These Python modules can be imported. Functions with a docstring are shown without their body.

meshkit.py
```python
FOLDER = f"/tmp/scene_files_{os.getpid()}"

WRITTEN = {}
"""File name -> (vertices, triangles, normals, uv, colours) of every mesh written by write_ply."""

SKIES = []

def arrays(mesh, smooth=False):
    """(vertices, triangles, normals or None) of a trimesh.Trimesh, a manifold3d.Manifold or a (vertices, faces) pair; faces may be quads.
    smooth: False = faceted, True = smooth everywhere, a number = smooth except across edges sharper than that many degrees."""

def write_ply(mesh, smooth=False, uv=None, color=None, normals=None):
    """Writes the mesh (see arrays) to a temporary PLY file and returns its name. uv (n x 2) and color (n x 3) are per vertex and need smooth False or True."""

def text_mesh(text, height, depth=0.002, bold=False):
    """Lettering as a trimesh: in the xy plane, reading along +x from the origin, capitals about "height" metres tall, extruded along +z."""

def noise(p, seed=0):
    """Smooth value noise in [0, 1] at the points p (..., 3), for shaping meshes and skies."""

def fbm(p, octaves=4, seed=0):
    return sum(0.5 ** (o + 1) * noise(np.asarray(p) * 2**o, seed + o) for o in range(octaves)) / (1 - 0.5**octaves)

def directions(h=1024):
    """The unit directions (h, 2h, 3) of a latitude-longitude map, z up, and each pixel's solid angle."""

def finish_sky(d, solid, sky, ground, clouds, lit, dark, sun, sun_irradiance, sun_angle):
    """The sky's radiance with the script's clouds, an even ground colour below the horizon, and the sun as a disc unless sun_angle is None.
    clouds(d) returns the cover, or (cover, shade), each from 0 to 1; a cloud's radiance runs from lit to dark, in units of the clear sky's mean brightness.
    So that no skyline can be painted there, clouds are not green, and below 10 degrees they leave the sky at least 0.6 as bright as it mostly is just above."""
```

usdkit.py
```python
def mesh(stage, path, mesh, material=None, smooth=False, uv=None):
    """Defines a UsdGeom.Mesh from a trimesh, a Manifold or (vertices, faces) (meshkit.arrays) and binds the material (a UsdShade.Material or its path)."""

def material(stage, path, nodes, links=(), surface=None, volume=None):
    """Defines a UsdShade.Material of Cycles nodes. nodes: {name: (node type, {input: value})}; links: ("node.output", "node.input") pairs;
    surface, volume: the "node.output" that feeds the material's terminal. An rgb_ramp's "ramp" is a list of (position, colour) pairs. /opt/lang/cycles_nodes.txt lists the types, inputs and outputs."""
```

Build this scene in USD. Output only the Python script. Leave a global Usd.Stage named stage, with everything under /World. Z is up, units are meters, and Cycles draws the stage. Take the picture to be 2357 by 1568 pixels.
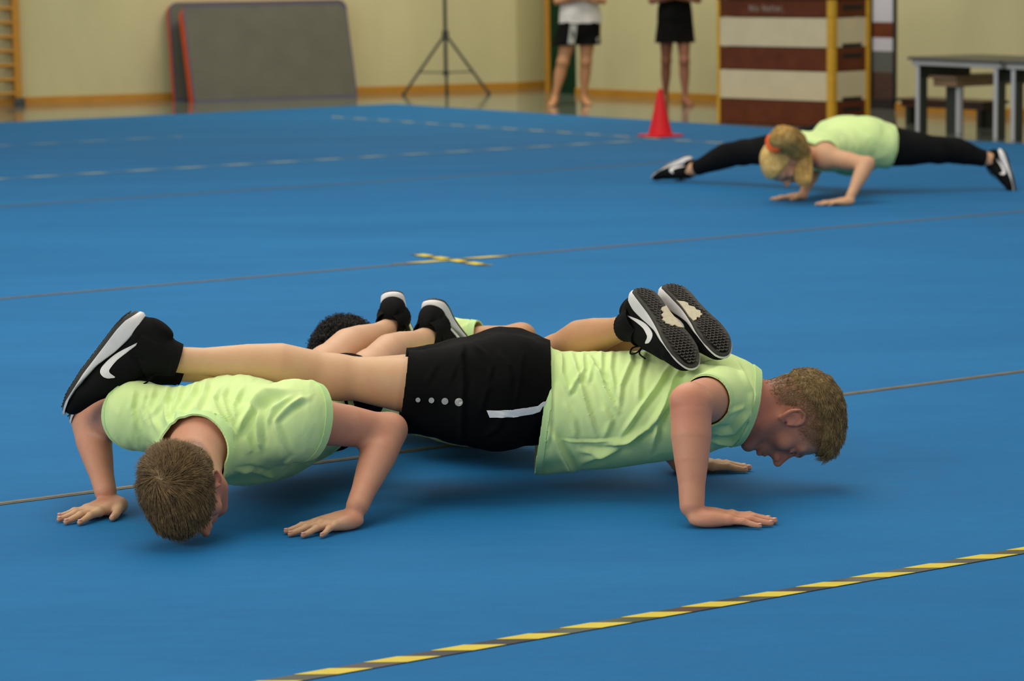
import math, random
import numpy as np, trimesh
from scipy import ndimage
from shapely.geometry import Polygon, Point
import usdkit, meshkit
from pxr import Gf, Sdf, Usd, UsdGeom, UsdLux, UsdShade, Vt

stage = Usd.Stage.CreateInMemory()
UsdGeom.SetStageUpAxis(stage, UsdGeom.Tokens.z)
UsdGeom.SetStageMetersPerUnit(stage, 1.0)
UsdGeom.Xform.Define(stage, '/World')
UsdGeom.Scope.Define(stage, '/World/Looks')

# ---------------------------------------------------------------- camera, sky, lights, exposure
W, H, FPX = 2357, 1568, 6600.0
CAM_H, PITCH, ROLL = 1.37, math.atan(884 / 6600.0), math.radians(0.76)
EXPOSURE = -0.56
_f = np.array([0, math.cos(PITCH), -math.sin(PITCH)])
_r0 = np.array([1.0, 0, 0]); _u0 = np.array([0, math.sin(PITCH), math.cos(PITCH)])
CU = _u0 * math.cos(ROLL) + _r0 * math.sin(ROLL)
CR = _r0 * math.cos(ROLL) - _u0 * math.sin(ROLL)
CF, CO = _f, np.array([0, 0, CAM_H])
cam = UsdGeom.Camera.Define(stage, '/World/camera')
cam.CreateHorizontalApertureAttr(36.0); cam.CreateVerticalApertureAttr(36.0 * H / W)
cam.CreateFocalLengthAttr(FPX * 36.0 / W)
cam.CreateFStopAttr(5.6); cam.CreateFocusDistanceAttr(7.05)
cam.CreateClippingRangeAttr(Gf.Vec2f(0.1, 200))
cam.CreateExposureAttr(EXPOSURE)
_m = np.eye(4); _m[0, :3], _m[1, :3], _m[2, :3], _m[3, :3] = CR, CU, -CF, CO
cam.AddTransformOp().Set(Gf.Matrix4d(*_m.ravel().tolist()))

dome = UsdLux.DomeLight.Define(stage, '/World/room_light')
dome.CreateColorAttr(Gf.Vec3f(1.0, 0.97, 0.91)); dome.CreateIntensityAttr(0.25)

def rect_light(name, pos, target, w, h, power, color):
    l = UsdLux.RectLight.Define(stage, '/World/' + name)
    l.CreateWidthAttr(w); l.CreateHeightAttr(h); l.CreateIntensityAttr(power); l.CreateColorAttr(Gf.Vec3f(*color))
    z = np.array(pos, float) - np.array(target, float); z /= np.linalg.norm(z)
    x = np.cross([0, 0, 1.0], z)
    x = np.array([1.0, 0, 0]) if np.linalg.norm(x) < 1e-3 else x / np.linalg.norm(x)
    m = np.eye(4); m[0, :3], m[1, :3], m[2, :3], m[3, :3] = x, np.cross(z, x), z, pos
    l.AddTransformOp().Set(Gf.Matrix4d(*m.ravel().tolist()))
    return l
# the hall's high window band on the left and its ceiling lamp panels
rect_light('window_band_light', (-9.0, 0.5, 5.4), (0, 7.6, 0.0), 13.0, 3.2, 7.5, (1.0, 0.98, 0.92))
rect_light('ceiling_panel_light', (-1.0, 12.0, 7.0), (-1.0, 12.0, 0.0), 5.0, 12.0, 4.6, (1.0, 0.94, 0.85))
rect_light('ceiling_panel_light_001', (0.2, 25.5, 5.6), (-0.2, 29.5, 0.4), 3.0, 2.5, 15.0, (1.0, 0.92, 0.78))

# ---------------------------------------------------------------- geometry of the view (where a thing stands on the floor)
def ray(px, py):
    d = CF + CR * ((px - W / 2) / FPX) - CU * ((py - H / 2) / FPX)
    return d
def at(px, py, Y):
    "the point seen at a pixel of the photograph, Y metres in front of the camera along the hall"
    d = ray(px, py)
    return CO + d * (Y / d[1])
def ground(px, py, z=0.0):
    d = ray(px, py)
    return CO + d * ((z - CAM_H) / d[2])
def proj(p):
    v = np.asarray(p, float) - CO
    return np.stack([W / 2 + FPX * (v @ CR) / (v @ CF), H / 2 - FPX * (v @ CU) / (v @ CF)], -1)
D1 = np.array([0.820, 0.573, 0.0]); D1 /= np.linalg.norm(D1)      # the hall's two wall directions
D2 = np.array([D1[1], -D1[0], 0.0])
UP = np.array([0, 0, 1.0])

# ---------------------------------------------------------------- scene tree helpers
used = {}
def numbered(parent, name):
    k = (str(parent), name); used[k] = used.get(k, -1) + 1
    return name if used[k] == 0 else '%s_%03d' % (name, used[k])
def tag(prim, label=None, cat=None, group=None, kind=None):
    p = prim.GetPrim() if hasattr(prim, 'GetPrim') else prim
    for k, v in (('label', label), ('category', cat), ('group', group), ('kind', kind)):
        if v: p.SetCustomDataByKey(k, v)
    return prim
BASE = {}
def thing(name, base, label, cat, group=None, kind=None):
    path = '/World/' + numbered('/World', name)
    x = UsdGeom.Xform.Define(stage, path); x.AddTranslateOp().Set(Gf.Vec3d(*map(float, base)))
    BASE[path] = np.array(base, float)
    tag(x, label, cat, group, kind)
    return path
def root_of(path):
    return '/' + '/'.join(path.split('/')[1:3])
def put(parent, name, mesh, mat, smooth=35, label=None, kind=None, prims=None):
    "a mesh given in world coordinates, put as a part under its thing"
    if isinstance(mesh, (tuple, list)): v, f = np.asarray(mesh[0], float), np.asarray(mesh[1])
    else: v, f, _ = meshkit.arrays(mesh)
    path = parent + '/' + numbered(parent, name)
    m = usdkit.mesh(stage, path, (v - BASE.get(root_of(parent), 0), f), '/World/Looks/' + mat, smooth=smooth)
    if prims:
        for k, a in prims.items():
            UsdGeom.PrimvarsAPI(m).CreatePrimvar(k, Sdf.ValueTypeNames.FloatArray, 'vertex').Set(Vt.FloatArray.FromNumpy(np.asarray(a, np.float32)))
    if label or kind: tag(m, label=label, kind=kind)
    return path
def single(name, mesh, mat, label=None, cat=None, group=None, kind=None, smooth=35):
    path = put('/World', name, mesh, mat, smooth)
    tag(stage.GetPrimAtPath(path), label, cat, group, kind)
    return path
def curves(parent, name, P, widths, mat, label=None, kind=None):
    "P: strands (n, k, 3)"
    n, k = P.shape[:2]
    path = parent + '/' + numbered(parent, name)
    c = UsdGeom.BasisCurves.Define(stage, path)
    c.CreateTypeAttr('linear')
    c.CreateCurveVertexCountsAttr(Vt.IntArray.FromNumpy(np.full(n, k, np.int32)))
    c.CreatePointsAttr(Vt.Vec3fArray.FromNumpy((P - BASE.get(root_of(parent), 0)).reshape(-1, 3).astype(np.float32)))
    w = np.broadcast_to(np.asarray(widths, np.float32), (n, k)).reshape(-1)
    c.CreateWidthsAttr(Vt.FloatArray.FromNumpy(np.ascontiguousarray(w))); c.SetWidthsInterpolation('vertex')
    UsdShade.MaterialBindingAPI.Apply(c.GetPrim()).Bind(UsdShade.Material.Get(stage, '/World/Looks/' + mat))
    tag(c, label=label, kind=kind)
    return path

# ---------------------------------------------------------------- materials
def look(name, nodes, links, **kw):
    usdkit.material(stage, '/World/Looks/' + name, nodes, links, **({'surface': 'p.BSDF'} | kw))
def plain(name, col, rough=0.6, noise=0.0, nscale=30.0, bump=0.0, bscale=400.0, **extra):
    nodes = {'p': ('principled_bsdf', {'base_color': col, 'roughness': rough, **extra}), 'tc': ('texture_coordinate', {})}
    links = []
    if noise:
        nodes['n'] = ('noise_texture', {'scale': nscale, 'detail': 4})
        nodes['r'] = ('rgb_ramp', {'ramp': [(0.25, tuple(c * (1 - noise) for c in col)), (0.75, tuple(min(1, c * (1 + noise)) for c in col))]})
        links += [('tc.object', 'n.vector'), ('n.fac', 'r.fac'), ('r.color', 'p.base_color')]
    if bump:
        nodes['bn'] = ('noise_texture', {'scale': bscale, 'detail': 3})
        nodes['b'] = ('bump', {'strength': bump, 'distance': 0.002})
        links += [('tc.object', 'bn.vector'), ('bn.fac', 'b.height'), ('b.normal', 'p.normal')]
    look(name, nodes, links)

def skin(name, base, red, hair=(0.06, 0.035, 0.018)):
    nodes = {'tc': ('texture_coordinate', {}),
             'fl': ('attribute', {'attribute': 'flush'}), 'st': ('attribute', {'attribute': 'stubble'}),
             'n': ('noise_texture', {'scale': 26.0, 'detail': 5, 'roughness': 0.6}),
             'nm': ('map_range', {'from_min': 0.3, 'from_max': 0.7, 'to_min': 0.0, 'to_max': 0.22}),
             'add': ('math', {'math_type': 'add', 'use_clamp': True}),
             'c': ('mix_color', {'a': base, 'b': red}), 'c2': ('mix_color', {'b': hair}),
             'hn': ('noise_texture', {'scale': 420.0, 'detail': 2}),
             'hm': ('map_range', {'from_min': 0.35, 'from_max': 0.65, 'to_min': 0.45, 'to_max': 1.0}),
             'hx': ('math', {'math_type': 'multiply', 'use_clamp': True}),
             'bn': ('noise_texture', {'scale': 240.0, 'detail': 4}), 'b': ('bump', {'strength': 0.12, 'distance': 0.002}),
             'p': ('principled_bsdf', {'roughness': 0.52, 'subsurface_weight': 0.12, 'subsurface_scale': 0.01, 'subsurface_radius': (1.0, 0.35, 0.2), 'specular_ior_level': 0.35})}
    links = [('tc.object', 'n.vector'), ('n.fac', 'nm.value'), ('nm.result', 'add.value1'), ('fl.fac', 'add.value2'),
             ('add.value', 'c.fac'), ('c.result', 'c2.a'), ('tc.object', 'hn.vector'), ('hn.fac', 'hm.value'), ('hm.result', 'hx.value1'), ('st.fac', 'hx.value2'),
             ('hx.value', 'c2.fac'), ('c2.result', 'p.base_color'), ('tc.object', 'bn.vector'), ('bn.fac', 'b.height'), ('b.normal', 'p.normal')]
    look(name, nodes, links)

def cloth(name, col, col2, weave=900.0, sheen=0.15, rough=0.9, bump=0.25):
    nodes = {'tc': ('texture_coordinate', {}), 'n': ('noise_texture', {'scale': 9.0, 'detail': 4}),
             'w': ('noise_texture', {'scale': weave, 'detail': 2}),
             'nm': ('map_range', {'from_min': 0.3, 'from_max': 0.7}), 'c': ('mix_color', {'a': col, 'b': col2}),
             'b': ('bump', {'strength': bump, 'distance': 0.0015}),
             'p': ('principled_bsdf', {'roughness': rough, 'sheen_weight': sheen, 'sheen_roughness': 0.5, 'specular_ior_level': 0.07})}
    links = [('tc.object', 'n.vector'), ('tc.object', 'w.vector'), ('n.fac', 'nm.value'), ('nm.result', 'c.fac'), ('c.result', 'p.base_color'),
             ('w.fac', 'b.height'), ('b.normal', 'p.normal')]
    look(name, nodes, links)

skin('skin_fair', (0.61, 0.385, 0.205), (0.56, 0.20, 0.13), hair=(0.085, 0.052, 0.024))
skin('skin_pink', (0.61, 0.37, 0.215), (0.52, 0.19, 0.12), hair=(0.085, 0.052, 0.024))
skin('skin_tan', (0.50, 0.265, 0.125), (0.40, 0.14, 0.065), hair=(0.02, 0.012, 0.008))
skin('skin_deep', (0.24, 0.10, 0.055), (0.19, 0.06, 0.035), hair=(0.015, 0.01, 0.006))
cloth('green_jersey', (0.62, 0.80, 0.33), (0.66, 0.83, 0.36), sheen=0.08)
cloth('green_rib', (0.53, 0.76, 0.32), (0.56, 0.78, 0.34), sheen=0.08)
cloth('black_sportswear', (0.003, 0.003, 0.003), (0.006, 0.006, 0.0055), sheen=0.0, rough=0.85)
cloth('black_leggings', (0.006, 0.006, 0.006), (0.010, 0.010, 0.010), sheen=0.0, rough=0.85)
cloth('white_jersey', (0.60, 0.58, 0.54), (0.66, 0.64, 0.60))
cloth('black_knit', (0.006, 0.006, 0.006), (0.011, 0.011, 0.010), weave=500.0, sheen=0.0)
cloth('laces_black', (0.005, 0.005, 0.005), (0.009, 0.009, 0.009), sheen=0.0)
plain('foam_white', (0.72, 0.69, 0.66), 0.55, 0.05, 40.0)
plain('rubber_black', (0.05, 0.042, 0.031), 0.7, 0.2, 60.0, 0.15, 300.0)
plain('rubber_edge', (0.045, 0.043, 0.030), 0.7, 0.2, 60.0)
plain('foam_cream', (0.60, 0.53, 0.36), 0.6, 0.12, 90.0)
plain('logo_white', (0.78, 0.75, 0.70), 0.4)
plain('reflective_grey', (0.36, 0.36, 0.33), 0.35, 0.15, 300.0)
plain('reflective_white', (0.80, 0.78, 0.75), 0.35, 0.06, 60.0)
plain('lip_dark', (0.20, 0.06, 0.045), 0.45)
plain('eye_dark', (0.03, 0.016, 0.012), 0.35)
plain('nail', (0.60, 0.33, 0.26), 0.35)
def hair_look(name, dark, light, scale=60.0):
    look(name, {'tc': ('texture_coordinate', {}), 'n': ('noise_texture', {'scale': scale, 'detail': 5, 'roughness': 0.7}),
                'nm': ('map_range', {'from_min': 0.32, 'from_max': 0.68}), 'c': ('mix_color', {'a': dark, 'b': light}),
                'p': ('principled_bsdf', {'roughness': 0.5, 'specular_ior_level': 0.35})},
         [('tc.object', 'n.vector'), ('n.fac', 'nm.value'), ('nm.result', 'c.fac'), ('c.result', 'p.base_color')])
hair_look('hair_light_brown', (0.12, 0.072, 0.024), (0.36, 0.24, 0.092))
hair_look('hair_brown', (0.075, 0.042, 0.015), (0.27, 0.165, 0.062))
hair_look('hair_black', (0.005, 0.004, 0.003), (0.02, 0.014, 0.009))
hair_look('hair_blond', (0.45, 0.27, 0.07), (0.78, 0.53, 0.17), 25.0)
plain('scrunchie_orange', (0.95, 0.13, 0.015), 0.7)
# ---------------------------------------------------------------- soft bodies: smooth unions of round limbs on a grid, meshed by surface nets
def nrm(v):
    v = np.asarray(v, float); return v / max(np.linalg.norm(v), 1e-12)
def frame(x, zhint):
    x = nrm(x); z = np.asarray(zhint, float); z = nrm(z - x * (z @ x)); return np.array([x, np.cross(z, x), z])
class Field:
    def __init__(s, lo, hi, h):
        s.lo, s.h = np.array(lo, float), h
        s.n = np.ceil((np.array(hi) - s.lo) / h).astype(int) + 1
        s.ax = [(s.lo[k] + h * np.arange(s.n[k])).astype(np.float32) for k in range(3)]
        s.D = np.full(s.n, 0.3, np.float32)
    def region(s, lo, hi):
        a = np.clip(np.floor((np.asarray(lo) - s.lo) / s.h).astype(int), 0, s.n)
        b = np.clip(np.ceil((np.asarray(hi) - s.lo) / s.h).astype(int) + 1, 0, s.n)
        return tuple(slice(i, j) for i, j in zip(a, b))
    def grid(s, sl, c):
        return (s.ax[0][sl[0]][:, None, None] - np.float32(c[0]), s.ax[1][sl[1]][None, :, None] - np.float32(c[1]), s.ax[2][sl[2]][None, None, :] - np.float32(c[2]))
    def mix(s, sl, d, k, mode='add'):
        A = s.D[sl]
        if A.size == 0: return
        if mode == 'add':
            m = np.minimum(A, d)
            if k > 0: m -= np.maximum(k - np.abs(A - d), 0) ** 2 * np.float32(0.25 / k)
        else:
            d = -d
            m = np.maximum(A, d)
            if k > 0: m += np.maximum(k - np.abs(A - d), 0) ** 2 * np.float32(0.25 / k)
        s.D[sl] = m
    def loft(s, pts, ra, rb=None, up=None, k=0.02, mode='add'):
        "a tube along pts; ra half-width, rb half-depth (along up)"
        pts = np.asarray(pts, float); n = len(pts); ra = np.broadcast_to(np.asarray(ra, float), n)
        rnd = rb is None; rb = ra if rnd else np.broadcast_to(np.asarray(rb, float), n)
        pad = max(ra.max(), rb.max()) + k + 3 * s.h
        R = s.region(pts.min(0) - pad, pts.max(0) + pad)
        T = np.full([q.stop - q.start for q in R], 0.3, np.float32)
        if T.size == 0: return
        ups = None if rnd else np.broadcast_to(np.asarray(up, float), (n, 3))
        for i in range(n - 1):
            a, b = pts[i], pts[i + 1]
            pd = max(ra[i], ra[i + 1], rb[i], rb[i + 1]) + k + 2 * s.h
            q = s.region(np.minimum(a, b) - pd, np.maximum(a, b) + pd)
            X, Y, Z = s.grid(q, a)
            ab = b - a; L = np.linalg.norm(ab); t = ab / L
            w = X * np.float32(t[0]) + Y * np.float32(t[1]) + Z * np.float32(t[2])
            u = np.clip(w / np.float32(L), 0, 1)
            A = (ra[i] + (ra[i + 1] - ra[i]) * u).astype(np.float32)
            if rnd:
                wl = u * np.float32(L)
                d = np.sqrt(np.maximum(X * X + Y * Y + Z * Z - w * w, 0) + (w - wl) ** 2) - A
            else:
                B = (rb[i] + (rb[i + 1] - rb[i]) * u).astype(np.float32)
                v = ups[i] + ups[i + 1]; v = nrm(v - t * (v @ t)); sd = np.cross(t, v)
                S = X * np.float32(sd[0]) + Y * np.float32(sd[1]) + Z * np.float32(sd[2])
                V = X * np.float32(v[0]) + Y * np.float32(v[1]) + Z * np.float32(v[2])
                E = w - u * np.float32(L); C = np.minimum(A, B)
                k0 = np.sqrt((S / A) ** 2 + (V / B) ** 2 + (E / C) ** 2); k1 = np.sqrt((S / A ** 2) ** 2 + (V / B ** 2) ** 2 + (E / C ** 2) ** 2) + 1e-6
                d = np.where(k0 < 0.2, -0.8 * C, k0 * (k0 - 1) / k1)
            l = tuple(slice(x.start - r.start, x.stop - r.start) for x, r in zip(q, R))
            T[l] = np.minimum(T[l], d)
        s.mix(R, T, k, mode)
    def ell(s, c, r, R=np.eye(3), k=0.02, mode='add'):
        "an ellipsoid; rows of R are its axes"
        c = np.asarray(c, float); r = np.broadcast_to(np.asarray(r, float), 3); R = np.asarray(R, float)
        ext = np.sqrt(((R * r[:, None]) ** 2).sum(0)) + k + 3 * s.h
        q = s.region(c - ext, c + ext); X, Y, Z = s.grid(q, c)
        if X.size * Y.size * Z.size == 0: return
        k0 = 0; k1 = 0
        for j in range(3):
            w = X * np.float32(R[j, 0]) + Y * np.float32(R[j, 1]) + Z * np.float32(R[j, 2])
            k0 = k0 + (w / np.float32(r[j])) ** 2; k1 = k1 + (w / np.float32(r[j] ** 2)) ** 2
        k0 = np.sqrt(k0); k1 = np.sqrt(k1) + 1e-6
        s.mix(q, np.where(k0 < 0.2, -0.8 * r.min(), k0 * (k0 - 1) / k1).astype(np.float32), k, mode)
    def val(s, p):
        q = ((np.asarray(p) - s.lo) / s.h).T
        return ndimage.map_coordinates(s.D, q, order=1, mode='nearest')
    def grad(s, p, e=None):
        e = e or s.h; g = np.stack([s.val(p + d) - s.val(p - d) for d in np.eye(3) * e], -1)
        return g / np.maximum(np.linalg.norm(g, axis=1, keepdims=True), 1e-9)
    def mesh(s):
        return surface_nets(s.D, s.lo, s.h)

def surface_nets(D, lo, h):
    S = D < 0
    sh = np.array(D.shape) - 1
    cnt = np.zeros(sh, np.int8)
    cs = [(i, j, k) for i in (0, 1) for j in (0, 1) for k in (0, 1)]
    sub = lambda a, c: a[c[0]:c[0] + sh[0], c[1]:c[1] + sh[1], c[2]:c[2] + sh[2]]
    for c in cs: cnt += sub(S, c)
    cells = np.argwhere((cnt > 0) & (cnt < 8))
    idx = np.full(sh, -1, np.int32); idx[tuple(cells.T)] = np.arange(len(cells))
    vals = {c: D[cells[:, 0] + c[0], cells[:, 1] + c[1], cells[:, 2] + c[2]].astype(float) for c in cs}
    acc = np.zeros((len(cells), 3)); num = np.zeros(len(cells))
    for a in cs:
        for ax in range(3):
            if a[ax]: continue
            b = list(a); b[ax] = 1; b = tuple(b)
            va, vb = vals[a], vals[b]; m = (va < 0) != (vb < 0)
            t = np.where(m, va / np.where(m, va - vb, 1), 0)
            p = np.tile(np.array(a, float), (len(cells), 1)); p[:, ax] = t
            acc += p * m[:, None]; num += m
    V = lo + (cells + acc / num[:, None]) * h
    F = []
    for ax in range(3):
        o = [x for x in range(3) if x != ax]
        sl0 = [slice(None)] * 3; sl1 = [slice(None)] * 3
        sl0[ax] = slice(0, -1); sl1[ax] = slice(1, None)
        for q in o: sl0[q] = slice(1, -1); sl1[q] = slice(1, -1)
        s0, s1 = S[tuple(sl0)], S[tuple(sl1)]
        e = np.argwhere(s0 != s1)
        if not len(e): continue
        inside0 = s0[tuple(e.T)]
        e = e.copy()
        for q in o: e[:, q] += 1
        def cell(d0, d1):
            c = e.copy(); c[:, o[0]] += d0; c[:, o[1]] += d1
            return idx[tuple(c.T)]
        quad = np.stack([cell(-1, -1), cell(0, -1), cell(0, 0), cell(-1, 0)], -1)
        flip = inside0 if ax != 1 else ~inside0
        quad[~flip] = quad[~flip][:, ::-1]
        F.append(quad)
    Q = np.vstack(F)
    return V, np.vstack([Q[:, [0, 1, 2]], Q[:, [0, 2, 3]]])

def vnormals(v, f):
    n = np.zeros_like(v); fn = np.cross(v[f[:, 1]] - v[f[:, 0]], v[f[:, 2]] - v[f[:, 0]])
    for k in range(3): np.add.at(n, f[:, k], fn)
    return n / np.maximum(np.linalg.norm(n, axis=1, keepdims=True), 1e-12)
def relax(v, f, it=2, w=0.5):
    e = np.vstack([f[:, [0, 1]], f[:, [1, 2]], f[:, [2, 0]]]); n = len(v)
    import scipy.sparse as sp
    A = sp.coo_matrix((np.ones(len(e)), (e[:, 0], e[:, 1])), (n, n)); A = ((A + A.T) > 0).astype(float).tocsr()
    deg = np.maximum(np.asarray(A.sum(1)).ravel(), 1)[:, None]
    for _ in range(it): v = v + w * (A @ v / deg - v)
    return v
def clip(v, f, g):
    "keeps the part of a mesh where the per-vertex value g is positive"
    pos = g > 0; c = pos[f].sum(1)
    out = [f[c == 3]]; newv = []; made = {}
    nv = len(v)
    def cut(a, b):
        key = (a, b) if a < b else (b, a)
        if key not in made:
            t = g[key[0]] / (g[key[0]] - g[key[1]]); made[key] = nv + len(newv); newv.append(v[key[0]] + t * (v[key[1]] - v[key[0]]))
        return made[key]
    extra = []
    for t in f[c == 1]:
        while not pos[t[0]]: t = np.roll(t, -1)
        a, b, d = map(int, t); extra.append((a, cut(a, b), cut(a, d)))
    for t in f[c == 2]:
        while pos[t[0]]: t = np.roll(t, -1)
        a, b, d = map(int, t); x, y = cut(a, b), cut(a, d)
        extra += [(x, b, d), (x, d, y)]
    V = np.vstack([v, np.array(newv).reshape(-1, 3)]); F = np.vstack(out + [np.array(extra, int).reshape(-1, 3)])
    u, inv = np.unique(F, return_inverse=True)
    return V[u], inv.reshape(-1, 3)
def biggest(v, f, keep=1):
    import scipy.sparse as sp
    from scipy.sparse.csgraph import connected_components
    _, lab = connected_components(sp.coo_matrix((np.ones(len(f) * 2), (np.r_[f[:, 0], f[:, 1]], np.r_[f[:, 1], f[:, 2]])), (len(v), len(v))), False)
    top = np.argsort(-np.bincount(lab))[:keep]
    F = f[np.isin(lab[f[:, 0]], top)]
    u, inv = np.unique(F, return_inverse=True)
    return v[u], inv.reshape(-1, 3)
def border(f):
    e = np.vstack([f[:, [0, 1]], f[:, [1, 2]], f[:, [2, 0]]])
    key = np.sort(e, 1); _, i, c = np.unique(key, axis=0, return_index=True, return_counts=True)
    return e[i[c == 1]]
def solidify(v, f, t):
    n = vnormals(v, f); e = border(f); N = len(v)
    rim = np.vstack([np.stack([e[:, 1], e[:, 0], e[:, 0] + N], -1), np.stack([e[:, 1], e[:, 0] + N, e[:, 1] + N], -1)])
    return np.vstack([v, v - n * t]), np.vstack([f, f[:, ::-1] + N, rim])
def push_out(v, f, field, eps, it=3):
    for _ in range(it):
        d = field.val(v); m = d < eps
        if not m.any(): break
        v = v.copy(); v[m] += field.grad(v[m]) * (eps - d[m])[:, None]
    return v
def smoothstep(a, b, x):
    t = np.clip((x - a) / (b - a), 0, 1); return t * t * (3 - 2 * t)
def spl(pts, n):
    "catmull-rom resampling"
    p = np.asarray(pts, float); m = len(p); u = np.linspace(0, m - 1, n); i = np.clip(u.astype(int), 0, m - 2); t = (u - i)[:, None]
    g = lambda k: p[np.clip(i + k, 0, m - 1)]
    return 0.5 * (2 * g(0) + (g(1) - g(-1)) * t + (2 * g(-1) - 5 * g(0) + 4 * g(1) - g(2)) * t ** 2 + (3 * g(0) - g(-1) - 3 * g(1) + g(2)) * t ** 3)
def limb(F, a, b, prof, off=None, k=0.02):
    "prof: (t, radius, offset along off)"
    a, b = np.asarray(a, float), np.asarray(b, float); off = np.zeros(3) if off is None else nrm(off)
    F.loft([a + (b - a) * t + off * o for t, r, o in prof], [r for t, r, o in prof], k=k)
def creases(v, n, lines, P, facing=None):
    "fold displacement: each line is ((x,y)...), width, height in the plane coordinates P of the vertices"
    out = np.zeros(len(v))
    for pts, wd, ht in lines:
        pts = np.asarray(pts, float); best = np.full(len(v), 1e9); sgn = np.zeros(len(v)); tt = np.zeros(len(v)); L = len(pts) - 1
        for i in range(L):
            a, b = pts[i], pts[i + 1]; ab = b - a; t = np.clip((P - a) @ ab / (ab @ ab), 0, 1)
            q = P - a - t[:, None] * ab; d = np.linalg.norm(q, axis=1); m = d < best
            best = np.where(m, d, best); sgn = np.where(m, np.sign(q[:, 0] * ab[1] - q[:, 1] * ab[0]), sgn); tt = np.where(m, (i + t) / L, tt)
        x = best * sgn / wd
        taper = np.clip(np.minimum(tt, 1 - tt) * 5 + 0.15, 0, 1)
        prof = np.exp(-x * x) - 0.55 * np.exp(-((x - 1.6) ** 2) / 1.2)
        out += ht * taper * prof
    return out if facing is None else out * facing
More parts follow.
